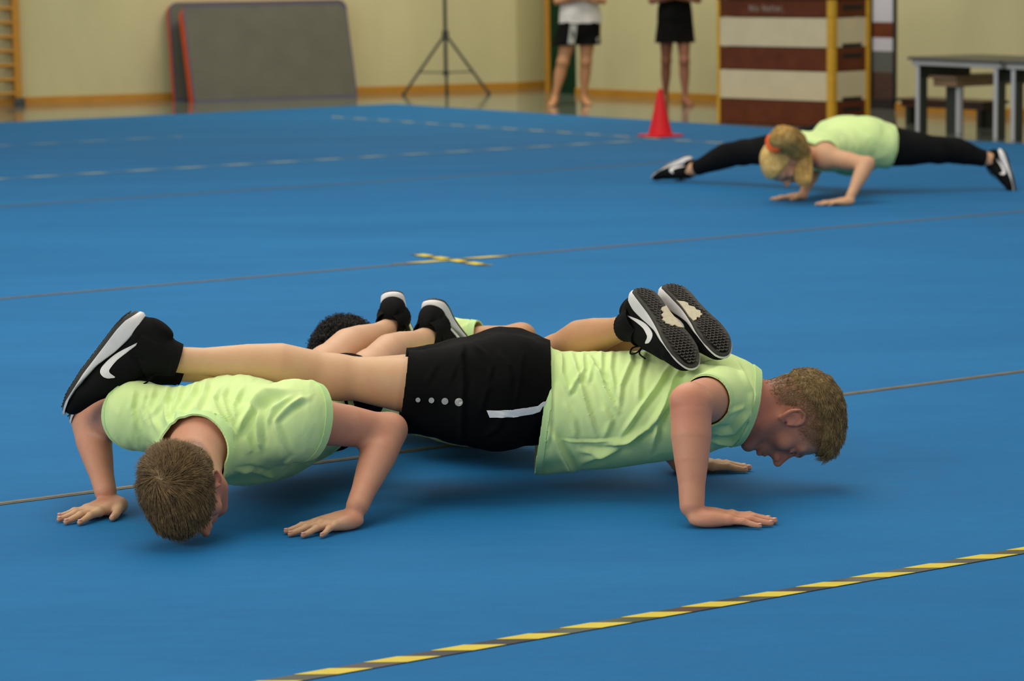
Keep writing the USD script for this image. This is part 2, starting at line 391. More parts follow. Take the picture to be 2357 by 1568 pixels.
# ---------------------------------------------------------------- anatomy
class Head:
    def __init__(s, C, U, Fw, sc=1.0):
        s.C = np.array(C, float); s.U = nrm(U); Fw = np.asarray(Fw, float); s.F = nrm(Fw - s.U * (Fw @ s.U)); s.R = np.cross(s.F, s.U); s.s = sc
        s.M = np.array([s.R, s.F, s.U])
    def w(s, p): return s.C + (np.asarray(p, float) * s.s) @ s.M
    def l(s, p): return (np.asarray(p) - s.C) @ s.M.T / s.s
    def build(s, F, female=False):
        E = lambda c, r, k=0.02, mode='add': F.ell(s.w(c), np.array(r) * s.s, s.M, k, mode)
        L = lambda p, r, k=0.012, mode='add': F.loft([s.w(q) for q in p], np.array(r) * s.s, k=k, mode=mode)
        E((0, -.012, .045), (.076, .098, .085)); E((0, .03, .048), (.066, .064, .064))
        E((0, .034, -.012), (.061, .056, .068)); E((0, -.045, .0), (.062, .055, .06))
        for x in (-1, 1):
            L([(x * .052, .004, -.03), (x * .047, .022, -.066), (x * .02, .07, -.094)], (.02, .02, .017), .02)
            E((x * .046, .06, -.012), (.02, .02, .02), .015)
            L([(x * .046, .074, .034), (x * .014, .092, .031)], (.010, .011), .012)
        E((0, .077, -.094), (.021, .017, .017), .015)
        E((0, .074, -.052), (.03, .022, .026), .015); E((0, .084, -.036), (.02, .018, .016), .012)
        L([(0, .086, .026), (0, .103, .0), (0, .118, -.018)], (.0085, .0085, .0115), .010); L([(0, .085, .012), (0, .094, -.006), (0, .099, -.022)], (.010, .013, .0135), .012)
        for x in (-1, 1):
            E((x * .0125, .104, -.022), (.0085, .011, .0085), .006)
            E((x * .032, .093, .013), (.019, .012, .010), .008, 'sub')
            E((x * .031, .075, .013), (.0135, .0135, .0125), .003)
            L([(x * .019, .087, .009), (x * .031, .090, .0065), (x * .043, .084, .009)], (.003, .003, .003), .003)
            E((x * .0065, .111, -.031), (.0026, .0045, .003), .002, 'sub')
        for x in (-1, 1):
            L([(x * .021, .088, -.056), (x * .008, .0985, -.0525), (0, .0985, -.0535)], (.0035, .006, .006), .004)
            L([(x * .020, .086, -.060), (x * .007, .096, -.0655), (0, .096, -.0655)], (.0035, .0068, .0068), .004)
        L([(-.02, .0945, -.0588), (0, .1065, -.0585), (.02, .0945, -.0588)], (.0022, .0030, .0022), .002, 'sub')
        for x in (-1, 1):
            ear = [(.068, .010, -.002), (.077, .013, .014), (.083, .004, .028), (.087, -.014, .031), (.088, -.026, .018), (.085, -.023, -.002), (.080, -.012, -.017), (.074, -.002, -.026), (.070, .006, -.018)]
            L([(x * a, b, c) for a, b, c in ear], [.005, .0045, .0045, .0045, .0045, .0045, .0052, .006, .005], .003)
            E((x * .076, -.008, .004), (.006, .019, .024), .004)
            E((x * .084, -.003, .0), (.007, .009, .012), .004, 'sub')
            L([(x * .078, .012, .003), (x * .078, .012, -.008)], (.005, .005), .004)

FING = {'index': (.095, .029, (.043, .026, .020), 9, .0092), 'middle': (.098, .009, (.047, .030, .021), 1, .0095),
        'ring': (.093, -.011, (.043, .028, .021), -8, .0090), 'pinky': (.084, -.030, (.034, .021, .019), -21, .0080)}
def hand(F, heel, d, tv, spread=1.0, sc=1.0, thumb=1.0, tl=1.0, k=0.005, z0=0.0, lift=0.0):
    "a hand pressed flat on the floor: heel on the floor, fingers along d, thumb towards tv"
    d, tv = nrm(d), nrm(tv); H = np.array(heel, float)
    q = lambda x, y, z: H + (d * x + tv * y + UP * z) * sc + UP * z0
    tips = []
    for nm, (x, y, ls, ang, r) in FING.items():
        F.loft([q(.002, y * .55, .027), q(x * .55, y * .85, .025), q(x, y, .0185)], np.array([.015, .0135, .0118]) * sc, k=.012)
        a = math.radians(ang * spread); dx, dy = math.cos(a), math.sin(a); pts = [(x, y, .0185)]; zz = [.0175, .0115, .0085]
        cx, cy = x, y
        for l, z in zip(ls, zz):
            cx += dx * l; cy += dy * l; pts.append((cx, cy, z))
        F.loft([q(*p) for p in pts], np.array([r + .0022, r + .0004, r - .0006, r - .0018]) * sc, k=k)
        F.ell(q(pts[1][0], pts[1][1], pts[1][2] + .001), (r + .0008) * sc, k=.004)
        F.ell(q(x, y, .0225), .0105 * sc, k=.008)
        F.loft([q(.012, y * .5, .0395), q(x * .9, y * .97, .0285)], np.array([.0022, .003]) * sc, k=.004)
        e = np.array(pts[-1]) - np.array(pts[-2]); tips.append((q(*pts[-1]), nrm(d * dx + tv * dy), r * sc))
    F.ell(q(.032, .02, .018), np.array([.04, .022, .017]) * sc, np.array([d, tv, UP]), .015)
    F.ell(q(.034, -.026, .017), np.array([.045, .018, .0165]) * sc, np.array([d, tv, UP]), .015)
    th = [(.018, .024, .024), (.046 * tl, .050 * thumb, .021), (.074 * tl, .068 * thumb, .0135), (.096 * tl, .078 * thumb, .0095)]
    F.loft([q(*p) for p in th], np.array([.0165, .0125, .0108, .0085]) * sc, k=.009)
    tips.append((q(*th[-1]), nrm(q(*th[-1]) - q(*th[-2])), .0095 * sc))
    return tips
def nails(parent, tips):
    ms = []
    for p, d, r in tips:
        s = trimesh.creation.icosphere(2, 1.0); v = s.vertices * np.array([r * .72, r * .62, r * .26])
        M = np.array([d, np.cross(UP, d), UP]); ms.append((v @ M + p + UP * r * .66 - d * r * .1, s.faces))
    for v, f in ms: put(parent, 'fingernail', (v, f), 'nail')

def arm(F, sh, el, wr, r=1.0, bulge=None):
    sh, el, wr = map(lambda a: np.array(a, float), (sh, el, wr))
    limb(F, sh, el, [(0, .056 * r, 0), (.25, .055 * r, 0), (.55, .052 * r, 0), (.85, .043 * r, 0), (1, .040 * r, 0)], k=.03)
    a = nrm(wr - el)
    F.ell(el - a * .012 + nrm(el - sh) * .014, .024 * r, k=.03)                      # the point of the elbow
    limb(F, el, wr, [(0, .041 * r, 0), (.14, .046 * r, 0), (.32, .046 * r, 0), (.55, .039 * r, 0), (.8, .0305 * r, 0), (1, .028 * r, 0)], k=.025)

def leg(F, hip, knee, ankle, r=1.0, back=UP):
    hip, knee, ankle = map(lambda a: np.array(a, float), (hip, knee, ankle))
    limb(F, hip, knee, [(0, .092 * r, 0), (.25, .088 * r, 0), (.6, .074 * r, 0), (.88, .059 * r, 0), (1, .054 * r, 0)], back, k=.03)
    F.ell(knee - nrm(back) * .012, .046 * r, k=.03)
    limb(F, knee, ankle, [(0, .053 * r, 0), (.15, .055 * r, .008), (.32, .058 * r, .014), (.5, .051 * r, .010), (.75, .037 * r, .002), (.92, .034 * r, 0), (1, .036 * r, 0)], back, k=.025)

def seg_dist(v, a, b):
    ab = np.asarray(b) - a; t = np.clip((v - a) @ ab / (ab @ ab), 0, 1); return np.linalg.norm(v - a - t[:, None] * ab, axis=1)
def finish_mesh(F, keep=1):
    v, f = F.mesh(); v, f = biggest(v, f, keep)
    if (np.einsum('ij,ij->i', v[f[:, 0]], np.cross(v[f[:, 1]], v[f[:, 2]]))).sum() < 0: f = f[:, ::-1]
    return v, f
class Both:
    def __init__(s, *F): s.F = F
    def val(s, p): return np.min([f.val(p) for f in s.F], 0)
    def grad(s, p, e=.008):
        g = np.stack([s.val(p + d) - s.val(p - d) for d in np.eye(3) * e], -1); return g / np.maximum(np.linalg.norm(g, axis=1, keepdims=True), 1e-9)
def near(v, p, r):
    return np.exp(-(np.linalg.norm(v - np.asarray(p), axis=1) / r) ** 2)

def garment(parent, name, F, mat, cuts, body, eps=0.005, folds=None, t=0.0025, label=None, smooth_it=3, keep=1, band=None, band_mat=None, band_name='neck_band'):
    v, f = finish_mesh(F)
    v = relax(v, f, smooth_it)
    for g in cuts: v, f = clip(v, f, g(v))
    v, f = biggest(v, f, keep)
    if body is not None: v = push_out(v, f, body, eps)
    if folds is not None:
        n = vnormals(v, f); fade = np.ones(len(v))
        for g in cuts: fade = np.minimum(fade, .25 + .75 * smoothstep(.0, .03, g(v)))
        v = v + n * (folds(v, n) * fade)[:, None]
        if body is not None: v = push_out(v, f, body, eps * .6)
        v = relax(v, f, 2, .4)
    V, Fc = solidify(v, f, t)
    p = put(parent, name, (V, Fc), mat, smooth=50, label=label)
    if band is not None:
        for bn, g, w in band:
            gv = g(v); bv, bf = clip(v, f, w - gv)
            if len(bf):
                bv = bv + vnormals(bv, bf) * .0026
                put(p, bn, solidify(bv, bf, t + .001), band_mat or mat, smooth=50)
    return p, v, f

def hair_cap(parent, hd, mat, keepfn, thick, rng_seed=1, rough=.004, scale=70.0, h=.0035, lift=None, name='hair'):
    F = Field(hd.C - .17 * hd.s, hd.C + .17 * hd.s, h)
    for c, r in (((0, -.012, .045), (.076, .098, .085)), ((0, .03, .048), (.066, .064, .064)), ((0, -.045, .0), (.062, .055, .06))):
        F.ell(hd.w(c), (np.array(r) + thick) * hd.s, hd.M, .02)
    v, f = finish_mesh(F); v, f = clip(v, f, keepfn(hd.l(v))); v, f = biggest(v, f)
    n = vnormals(v, f); lp = hd.l(v)
    edge = np.clip(keepfn(lp) / .02, 0, 1)
    v = v + n * ((meshkit.fbm(lp * scale, 4, rng_seed) - .5) * 2 * rough * (0.3 + .7 * edge) - (1 - edge) * thick * .8 + (lift(lp) if lift else 0))[:, None] * hd.s
    return put(parent, name, solidify(v, f, .006), mat, smooth=60), v, f
def sample(v, f, n, rng):
    a = np.linalg.norm(np.cross(v[f[:, 1]] - v[f[:, 0]], v[f[:, 2]] - v[f[:, 0]]), axis=1)
    i = rng.choice(len(f), n, p=a / a.sum()); r = rng.random((n, 2)); m = r.sum(1) > 1; r[m] = 1 - r[m]
    t = f[i]; nn = vnormals(v, f)
    w = np.stack([1 - r.sum(1), r[:, 0], r[:, 1]], -1)[:, :, None]
    N = (nn[t] * w).sum(1); return (v[t] * w).sum(1), N / np.linalg.norm(N, axis=1, keepdims=True)
def strands(p, n, flow, length, lift, rng, k=5, curl=0.0):
    d = flow - n * (flow * n).sum(1)[:, None]; d /= np.maximum(np.linalg.norm(d, axis=1, keepdims=True), 1e-9)
    L = np.broadcast_to(length, len(p))[:, None]; lf = np.broadcast_to(lift, len(p))[:, None]
    out = [p - n * .002]
    side = np.cross(n, d); ph = rng.random((len(p), 1)) * 6.28
    for j in range(1, k):
        s = j / (k - 1)
        q = p + (d * s + n * lf * (s - .55 * s * s)) * L
        if curl: q = q + (side * np.sin(ph + s * 9) + n * np.cos(ph + s * 9)) * curl
        out.append(q)
    return np.stack(out, 1)

# ---------------------------------------------------------------- trainers
SOLE = [(.000, .000), (.006, .020), (.025, .033), (.06, .037), (.11, .036), (.16, .041), (.205, .049), (.245, .048), (.275, .039), (.297, .022), (.305, .002),
        (.300, -.020), (.285, -.033), (.255, -.043), (.215, -.044), (.17, -.036), (.12, -.030), (.07, -.033), (.03, -.032), (.007, -.021)]   # + is the outer side
def sole_ring(n=72):
    p = np.array(SOLE + SOLE[:1]); q = spl(np.vstack([p[-2], p, p[1]]), 2200)
    d = np.r_[0, np.cumsum(np.linalg.norm(np.diff(q, axis=0), axis=1))]
    i0, i1 = np.argmin(np.linalg.norm(q[:400] - p[0], axis=1)), 1800 + np.argmin(np.linalg.norm(q[1800:] - p[0], axis=1))
    s = np.linspace(d[i0], d[i1], n + 1)[:-1]
    return np.stack([np.interp(s, d, q[:, 0]), np.interp(s, d, q[:, 1])], -1)
RING = sole_ring()
mid_top = lambda x: np.interp(x, [-.01, 0, .02, .055, .1, .16, .23, .27, .305], [.040, .043, .045, .044, .037, .021, .015, .018, .028])
rocker = lambda x: np.interp(x, [-.01, 0, .03, .06, .19, .25, .29, .31], [.018, .014, .003, 0, 0, .005, .015, .022])
def rings_mesh(rings, cap0=True, cap1=True):
    n = len(rings[0]); V = np.vstack(rings); F = []
    for k in range(len(rings) - 1):
        a = k * n + np.arange(n); b = k * n + (np.arange(n) + 1) % n
        F += [np.stack([a, b, b + n], -1), np.stack([a, b + n, a + n], -1)]
    F = np.vstack(F)
    for on, k, fl in ((cap0, 0, 1), (cap1, len(rings) - 1, 0)):
        if on:
            c = len(V); V = np.vstack([V, rings[k].mean(0)]); a = k * n + np.arange(n); b = k * n + (np.arange(n) + 1) % n
            t = np.stack([a, b, np.full(n, c)], -1); F = np.vstack([F, t[:, ::-1] if fl else t])
    return V, F
LOGO = np.array([(.0478, .0637), (.075, .050), (.1045, .0365), (.128, .030), (.148, .0275), (.159, .0285), (.166, .034), (.168, .0440), (.166, .052), (.1626, .0575), (.1525, .0668),
                 (.1517, .0523), (.149, .047), (.143, .0452), (.124, .0455), (.104, .0495), (.0834, .0547)]) + [0, .006]
SHOES = {}
def shoe_parts():
    F = Field((-.03, -.07, -.01), (.34, .07, .16), .003)
    F.loft([(.035, 0, .062), (.12, 0, .06), (.2, .002, .045), (.265, .003, .034)], [.031, .034, .042, .032], [.045, .05, .034, .022], UP, k=.02)
    F.loft([(.235, .003, .033), (.278, .002, .031)], [.043, .025], [.027, .016], UP, k=.02)
    F.loft([(.04, 0, .06), (.046, 0, .10), (.05, 0, .132)], [.036, .035, .039], k=.02)
    F.loft([(.055, 0, .105), (.12, 0, .088), (.19, .002, .052)], [.034, .033, .032], k=.025)
    F.ell((.0, 0, .09), (.012, .022, .03), k=.02)
    v, f = finish_mesh(F)
    v, f = clip(v, f, v[:, 2] - (mid_top(v[:, 0]) - .012)); v, f = clip(v, f, .128 + .05 * (v[:, 0] - .05) - v[:, 2]); v, f = biggest(v, f)
    up = solidify(v, f, .004)
    o = RING; x = o[:, 0]; c = np.array([.15, 0])
    rg = lambda s, z: np.column_stack([c + (o - c) * np.reshape(s, (-1, 1)), z])
    zt = mid_top(x)
    heel = np.clip(1 - x / .08, 0, 1)
    mids = [rg(.94, rocker(x) + .006), rg(1.0, rocker(x) + .011), rg(1.0 + .02 * heel, .5 * (rocker(x) + .008 + zt)), rg(1.0, zt - .003), rg(.97, zt), rg(.9, zt)]
    outs = [rg(.90, rocker(x)), rg(.965, rocker(x) + .001), rg(.975, rocker(x) + .0085), rg(.93, rocker(x) + .0085)]
    poly = Polygon(RING).buffer(-.006); isl = Polygon([(.085, -.034), (.096, -.028), (.1, -.012), (.108, -.004), (.118, -.008), (.126, .006), (.137, .004), (.143, .014), (.153, .008), (.158, .012), (.163, 0), (.17, -.004), (.167, -.014), (.176, -.02), (.18, -.033), (.15, -.034), (.12, -.030)])
    lugs = []
    for i, xx in enumerate(np.arange(.008, .3, .0085)):
        for yy in np.arange(-.048, .05, .0125):
            y0 = yy + (i % 2) * .006
            P = Polygon([(xx - .0028, y0 - .0053), (xx + .0008, y0), (xx - .0028, y0 + .0053), (xx + .0012, y0 + .0053), (xx + .0048, y0), (xx + .0012, y0 - .0053)])
            if poly.contains(P) and not isl.intersects(P):
                m = trimesh.creation.extrude_polygon(P, .003, engine='earcut'); z = rocker(np.array([xx]))[0]; m.vertices[:, 2] += z - .0025; lugs.append(m)
    lug = trimesh.util.concatenate(lugs)
    islm = trimesh.creation.extrude_polygon(isl.intersection(Polygon(RING).buffer(-.001)), .003, engine='earcut'); islm.vertices[:, 2] += -.0014
    tm = trimesh.Trimesh(v, f, process=False)
    def decal(side):
        poly2 = Polygon(spl(np.vstack([LOGO, LOGO[:1]]), 120)).buffer(0)
        gx, gz = np.meshgrid(np.arange(.04, .176, .0025), np.arange(.02, .075, .0025))
        V2, T2 = trimesh.creation.triangulate_polygon(poly2.segmentize(.003), engine='earcut')
        for _ in range(2):
            mm = trimesh.Trimesh(np.column_stack([V2, np.zeros(len(V2))]), T2, process=False).subdivide(); V2, T2 = mm.vertices[:, :2], mm.faces
        org = np.column_stack([V2[:, 0], np.full(len(V2), side * .2), V2[:, 1]])
        loc, ri, _ = tm.ray.intersects_location(org, np.tile([0, -side, 0], (len(org), 1)), multiple_hits=False)
        y = np.full(len(org), np.nan); y[ri] = loc[:, 1]
        ok = ~np.isnan(y); from_ = ndimage.distance_transform_edt
        if (~ok).any():
            from scipy.spatial import cKDTree
            y[~ok] = y[ok][cKDTree(V2[ok]).query(V2[~ok])[1]]
        # never below the foam edge
        vv = np.column_stack([V2[:, 0], y + side * .0012, V2[:, 1]])
        T = T2 if side < 0 else T2[:, ::-1]
        return solidify(vv, T, -.0009 if False else .0011)
    zs = np.linspace(.085, .152, 10); ang = np.linspace(0, 2 * np.pi, 64, endpoint=False); col = []
    for i, z in enumerate(zs):
        r = .0385 + .0012 * np.cos(ang * 32) - .004 * (i / 9)
        col.append(np.column_stack([.05 + r * 1.08 * np.cos(ang) - .006 * (i / 9), r * .96 * np.sin(ang), np.full(64, z) + .01 * np.cos(ang) * 0]))
    colr = col + [np.column_stack([c_[:, 0] * .93 + .0035, c_[:, 1] * .93, c_[:, 2] - .003]) for c_ in col[::-1]]
    collar = rings_mesh(colr, False, False)
    lac = []
    def tube(P, r, s=8):
        P = spl(P, 24); t = np.gradient(P, axis=0); t /= np.linalg.norm(t, axis=1, keepdims=True); a = np.cross(t, [.3, .2, .93]); a /= np.linalg.norm(a, axis=1, keepdims=True); b = np.cross(t, a)
        an = np.linspace(0, 2 * np.pi, s, endpoint=False)
        return trimesh.Trimesh(*rings_mesh([P[i] + r * (np.cos(an)[:, None] * a[i] + np.sin(an)[:, None] * b[i]) for i in range(len(P))]), process=False)
    for i in range(5):
        xx = .115 + i * .02; zz = .118 - i * .0125
        lac.append(tube([(xx, -.027, zz - .016), (xx + .004, -.012, zz + .002), (xx + .008, 0, zz + .006), (xx + .012, .012, zz), (xx + .016, .027, zz - .02)], .0024))
    for sgn in (-1, 1):
        lac.append(tube([(.112, 0, .124), (.10, sgn * .02, .140), (.125, sgn * .045, .135), (.14, sgn * .04, .118), (.116, sgn * .006, .124)], .0022))
        lac.append(tube([(.112, 0, .124), (.13, sgn * .02, .132), (.17, sgn * .034, .112)], .0022))
    return dict(upper=up, midsole=rings_mesh(mids), outsole=rings_mesh(outs, True, True), tread=lug, midfoot_pad=islm, logo_out=decal(1), logo_in=decal(-1), collar=collar, laces=trimesh.util.concatenate(lac))
ANK = np.array([.05, 0, .10])
def shoe(parent, ankle, T, N, outer, sc=1.0, name='shoe', label=None, leg_dir=None, leg_at=None):
    "a trainer: toe direction T, N from sole to leg, outer a vector to the foot's outer side"
    if not SHOES: SHOES.update(shoe_parts())
    T = nrm(T); N = np.asarray(N, float); N = nrm(N - T * (N @ T)); Y = np.cross(N, T); sg = 1.0 if Y @ np.asarray(outer, float) > 0 else -1.0
    M = np.array([T, Y * sg, N])
    def pl(m):
        v, f, _ = meshkit.arrays(m); return (np.asarray(ankle) + ((v - ANK) * sc) @ M, f if sg > 0 else f[:, ::-1])
    p = put(parent, name, pl(SHOES['upper']), 'black_knit', 50, label)
    put(p, 'midsole', pl(SHOES['midsole']), 'foam_white', 45, 'thick white foam midsole')
    put(p, 'outsole', pl(SHOES['outsole']), 'rubber_edge', 40)
    put(p, 'tread', pl(SHOES['tread']), 'rubber_black', False, kind='stuff')
    put(p, 'midfoot_pad', pl(SHOES['midfoot_pad']), 'foam_cream', False, 'cream coloured patch under the arch')
    put(p, 'side_logo', pl(SHOES['logo_out']), 'logo_white', False, 'white curved tick mark on the outer side')
    put(p, 'side_logo', pl(SHOES['logo_in']), 'logo_white', False, 'white curved tick mark on the inner side')
    ld = nrm(N if leg_dir is None else leg_dir); lk = np.asarray(ankle if leg_at is None else leg_at); a0 = np.asarray(ankle) - N * .034 * sc + T * .014; a1 = (np.asarray(ankle) + lk) / 2 + (N + ld) * .008; a2 = lk + ld * .046 * sc
    ang = np.linspace(0, 2 * np.pi, 72, endpoint=False); rr = []
    for i in range(12):
        t = i / 11; c = a0 * (1 - t) ** 2 + 2 * a1 * t * (1 - t) + a2 * t * t; d = nrm(2 * (1 - t) * (a1 - a0) + 2 * t * (a2 - a1)); s1 = nrm(Y - d * (Y @ d)); s2 = np.cross(d, s1)
        r = (.0500 - .0115 * t + .0006 * np.cos(ang * 24)) * sc; rr.append((c + np.outer(np.cos(ang) * r, s1) + np.outer(np.sin(ang) * r, s2), c))
    rg_ = [q for q, _ in rr] + [c + (q - c) * .93 for q, c in rr[::-1]]
    q0 = np.asarray(ankle) + T * .045 - N * .004; q1 = np.asarray(ankle) * .5 + lk * .5 + T * .012; q2 = lk + ld * .034 * sc; tr_ = []
    for i in range(9):
        t = i / 8; c = q0 * (1 - t) ** 2 + 2 * q1 * t * (1 - t) + q2 * t * t; d = nrm(2 * (1 - t) * (q1 - q0) + 2 * t * (q2 - q1)); s1 = nrm(Y - d * (Y @ d)); s2 = np.cross(d, s1)
        r = (.041 - .001 * t) * sc; tr_.append(c + np.outer(np.cos(ang) * r, s1) + np.outer(np.sin(ang) * r, s2))
    put(p, 'tongue', rings_mesh(tr_, True, False), 'black_knit', 50)
    put(p, 'ankle_collar', rings_mesh(rg_, False, False), 'black_knit', 50)
    put(p, 'shoelaces', pl(SHOES['laces']), 'laces_black', 50)
    return p
# ---------------------------------------------------------------- the hall
HZ = -0.04                                            # the hall floor; the mat's top is z = 0
def box(lo, hi):
    lo, hi = np.array(lo, float), np.array(hi, float); m = trimesh.creation.box(hi - lo); m.apply_translation((lo + hi) / 2); return m
def slab(P0, P1, z0, z1, t, inward):
    "an upright slab along the floor line P0-P1, its face on the line, thick away from inward"
    P0, P1 = np.array(P0[:2], float), np.array(P1[:2], float); d = P1 - P0; L = np.linalg.norm(d); d /= L
    n = np.array([-d[1], d[0]]); n = n if n @ np.asarray(inward)[:2] < 0 else -n
    q = [P0, P1, P1 + n * t, P0 + n * t]
    v = np.array([[*a, z] for z in (z0, z1) for a in q]); f = []
    for i in range(4): j = (i + 1) % 4; f += [[i, j, j + 4], [i, j + 4, i + 4]]
    f += [[0, 2, 1], [0, 3, 2], [4, 5, 6], [4, 6, 7]]
    m = trimesh.Trimesh(v, f, process=False)
    if m.volume < 0: m.invert()
    return m
def rbox(size, r=.01, seg=2):
    "a box with rounded edges, centred"
    import manifold3d as m3
    s = np.array(size) / 2 - r; b = m3.Manifold.sphere(r, 12)
    m = m3.Manifold.batch_hull([b.translate((x * s[0], y * s[1], z * s[2])) for x in (-1, 1) for y in (-1, 1) for z in (-1, 1)])
    k = m.to_mesh(); return trimesh.Trimesh(np.array(k.vert_properties[:, :3]), np.array(k.tri_verts), process=False)
def place(m, x, y, z, M=None):
    m = m.copy(); v = np.array(m.vertices)
    if M is not None: v = v @ np.asarray(M)
    m.vertices = v + [x, y, z]; return m
def rod(a, b, r, s=12):
    a, b = np.array(a, float), np.array(b, float); return trimesh.creation.cylinder(r, segment=[a, b], sections=s)

look('wall_plaster', {'tc': ('texture_coordinate', {}), 'mp': ('mapping', {'scale': (1.0, 1.0, .35)}), 'n': ('noise_texture', {'scale': 1.6, 'detail': 5, 'roughness': .6}), 'r': ('rgb_ramp', {'ramp': [(0.3, (0.49, 0.455, 0.245)), (0.7, (0.56, 0.52, 0.285))]}),
     'bn': ('noise_texture', {'scale': 60.0, 'detail': 3}), 'b': ('bump', {'strength': .2, 'distance': .004}), 'p': ('principled_bsdf', {'roughness': .85})},
     [('tc.object', 'mp.vector'), ('mp.vector', 'n.vector'), ('n.fac', 'r.fac'), ('r.color', 'p.base_color'), ('tc.object', 'bn.vector'), ('bn.fac', 'b.height'), ('b.normal', 'p.normal')])
look('hall_floor', {'tc': ('texture_coordinate', {}), 'n': ('noise_texture', {'scale': 3.0, 'detail': 4}), 'r': ('rgb_ramp', {'ramp': [(0.3, (0.14, 0.155, 0.13)), (0.7, (0.17, 0.185, 0.155))]}), 'p': ('principled_bsdf', {'roughness': .09, 'specular_ior_level': .75})},
     [('tc.object', 'n.vector'), ('n.fac', 'r.fac'), ('r.color', 'p.base_color')])
def wood(name, a, b):
    look(name, {'tc': ('texture_coordinate', {}), 'mp': ('mapping', {'scale': (2.0, 2.0, 14.0)}), 'n': ('noise_texture', {'scale': 3.0, 'detail': 4}), 'r': ('rgb_ramp', {'ramp': [(0.3, a), (0.7, b)]}), 'p': ('principled_bsdf', {'roughness': .45})},
         [('tc.object', 'mp.vector'), ('mp.vector', 'n.vector'), ('n.fac', 'r.fac'), ('r.color', 'p.base_color')])
wood('wood_orange', (0.42, 0.19, 0.014), (0.50, 0.235, 0.02))
wood('wood_yellow', (0.60, 0.32, 0.012), (0.70, 0.38, 0.02))
wood('wood_bench', (0.22, 0.13, 0.06), (0.29, 0.18, 0.09))
wood('wood_dark', (0.05, 0.022, 0.014), (0.075, 0.032, 0.02))
look('mat_blue', {'tc': ('texture_coordinate', {}), 'mp': ('mapping', {'rotation': (0, 0, -.61), 'scale': (.5, 1.6, 1)}), 'n': ('noise_texture', {'scale': 1.1, 'detail': 6, 'roughness': .62}), 'g': ('noise_texture', {'scale': 260.0, 'detail': 2}), 's': ('noise_texture', {'scale': 18.0, 'detail': 4, 'roughness': .7}),
     'r': ('rgb_ramp', {'ramp': [(0.28, (0.000, 0.130, 0.34)), (0.72, (0.003, 0.166, 0.405))]}), 'r2': ('rgb_ramp', {'ramp': [(0.3, (.84, .84, .84)), (0.7, (1, 1, 1))]}), 'm': ('mix_color', {'blend_type': 'multiply', 'fac': 1.0}),
     'r3': ('rgb_ramp', {'ramp': [(0.3, (.90, .90, .90)), (0.7, (1, 1, 1))]}), 'm2': ('mix_color', {'blend_type': 'multiply', 'fac': 1.0}),
     'b': ('bump', {'strength': .35, 'distance': .003}), 'p': ('principled_bsdf', {'roughness': .78, 'sheen_weight': .05, 'sheen_roughness': .35, 'sheen_tint': (.55, .75, 1.0), 'specular_ior_level': .16})},
     [('tc.object', 'mp.vector'), ('mp.vector', 'n.vector'), ('mp.vector', 's.vector'), ('tc.object', 'g.vector'), ('n.fac', 'r.fac'), ('g.fac', 'r2.fac'), ('s.fac', 'r3.fac'), ('r.color', 'm.a'), ('r2.color', 'm.b'), ('m.result', 'm2.a'), ('r3.color', 'm2.b'), ('m2.result', 'p.base_color'),
      ('g.fac', 'b.height'), ('b.normal', 'p.normal')])
plain('foam_edge', (0.03, 0.05, 0.09), .8)
plain('tape_yellow', (0.68, 0.53, 0.025), 0.38, .08, 12.0, specular_ior_level=.25)
plain('tape_black', (0.035, 0.028, 0.022), 0.22, .2, 12.0)
plain('seam_grey', (0.115, 0.105, 0.072), 0.6, .35, 25.0)
plain('seam_dark', (0.055, 0.052, 0.038), 0.7, .3, 25.0)
plain('vinyl_grey', (0.118, 0.115, 0.088), .6, .1, 4.0, specular_ior_level=.2)
plain('vinyl_red', (0.80, 0.10, 0.025), .5, .1, 6.0, specular_ior_level=.2)
plain('vinyl_blue', (0.05, 0.045, 0.11), .5)
plain('steel_dark', (0.03, 0.037, 0.028), .4)
plain('door_green', (0.004, 0.032, 0.011), .7, .1, 5.0, specular_ior_level=.1)
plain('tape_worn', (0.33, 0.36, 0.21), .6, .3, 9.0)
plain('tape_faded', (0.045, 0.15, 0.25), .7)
plain('cone_red', (0.75, 0.015, 0.02), .5, specular_ior_level=.25)
plain('box_brown', (0.13, 0.034, 0.013), .6, .2, 8.0, specular_ior_level=.15)
plain('box_cream', (0.66, 0.56, 0.36), .6, .06, 5.0, specular_ior_level=.2)
plain('leather', (0.16, 0.07, 0.03), .5, .2, 10.0)
plain('slot_dark', (0.012, 0.006, 0.004), .7)
plain('letter_white', (0.30, 0.22, 0.17), .6)
plain('table_grey', (0.42, 0.42, 0.40), .5, .05, 8.0)
plain('steel_light', (0.46, 0.47, 0.49), .5, specular_ior_level=.2)
plain('table_top', (0.10, 0.09, 0.065), .5)
plain('glass_lilac', (0.56, 0.54, 0.60), .25)
plain('panel_grey', (0.10, 0.105, 0.095), .4)

# the floor and the walls
single('floor', box((-14, -8, HZ - .1), (18, 36, HZ)), 'hall_floor', kind='structure', smooth=False)
WL0, WL1 = ground(0, 241, HZ), ground(1190, 204, HZ)
dL = nrm(WL1 - WL0); WL0e = WL0 - dL * 5
inw = np.array([.3, -1, 0])
wl = put('/World', 'wall_left', slab(WL0e, WL1, HZ, 5.0, .25, inw), 'wall_plaster', False); tag(stage.GetPrimAtPath(wl), kind='structure')
CN1 = ground(1262, 199.5, HZ); DR0, DR1 = ground(1258, 212, HZ), ground(1327, 217.5, HZ)
wp = put('/World', 'wall_corner', slab(WL1, CN1, HZ, 5.0, .25, (.9, -.5)), 'wall_plaster', False); tag(stage.GetPrimAtPath(wp), kind='structure')
WR1 = ground(2170, 260, HZ); dR = nrm(WR1 - DR1); WRe = DR1 + dR * 16
inr = np.array([-dR[1], dR[0]]) * -1; inr = inr if inr @ np.array([-1, -1]) > 0 else -inr
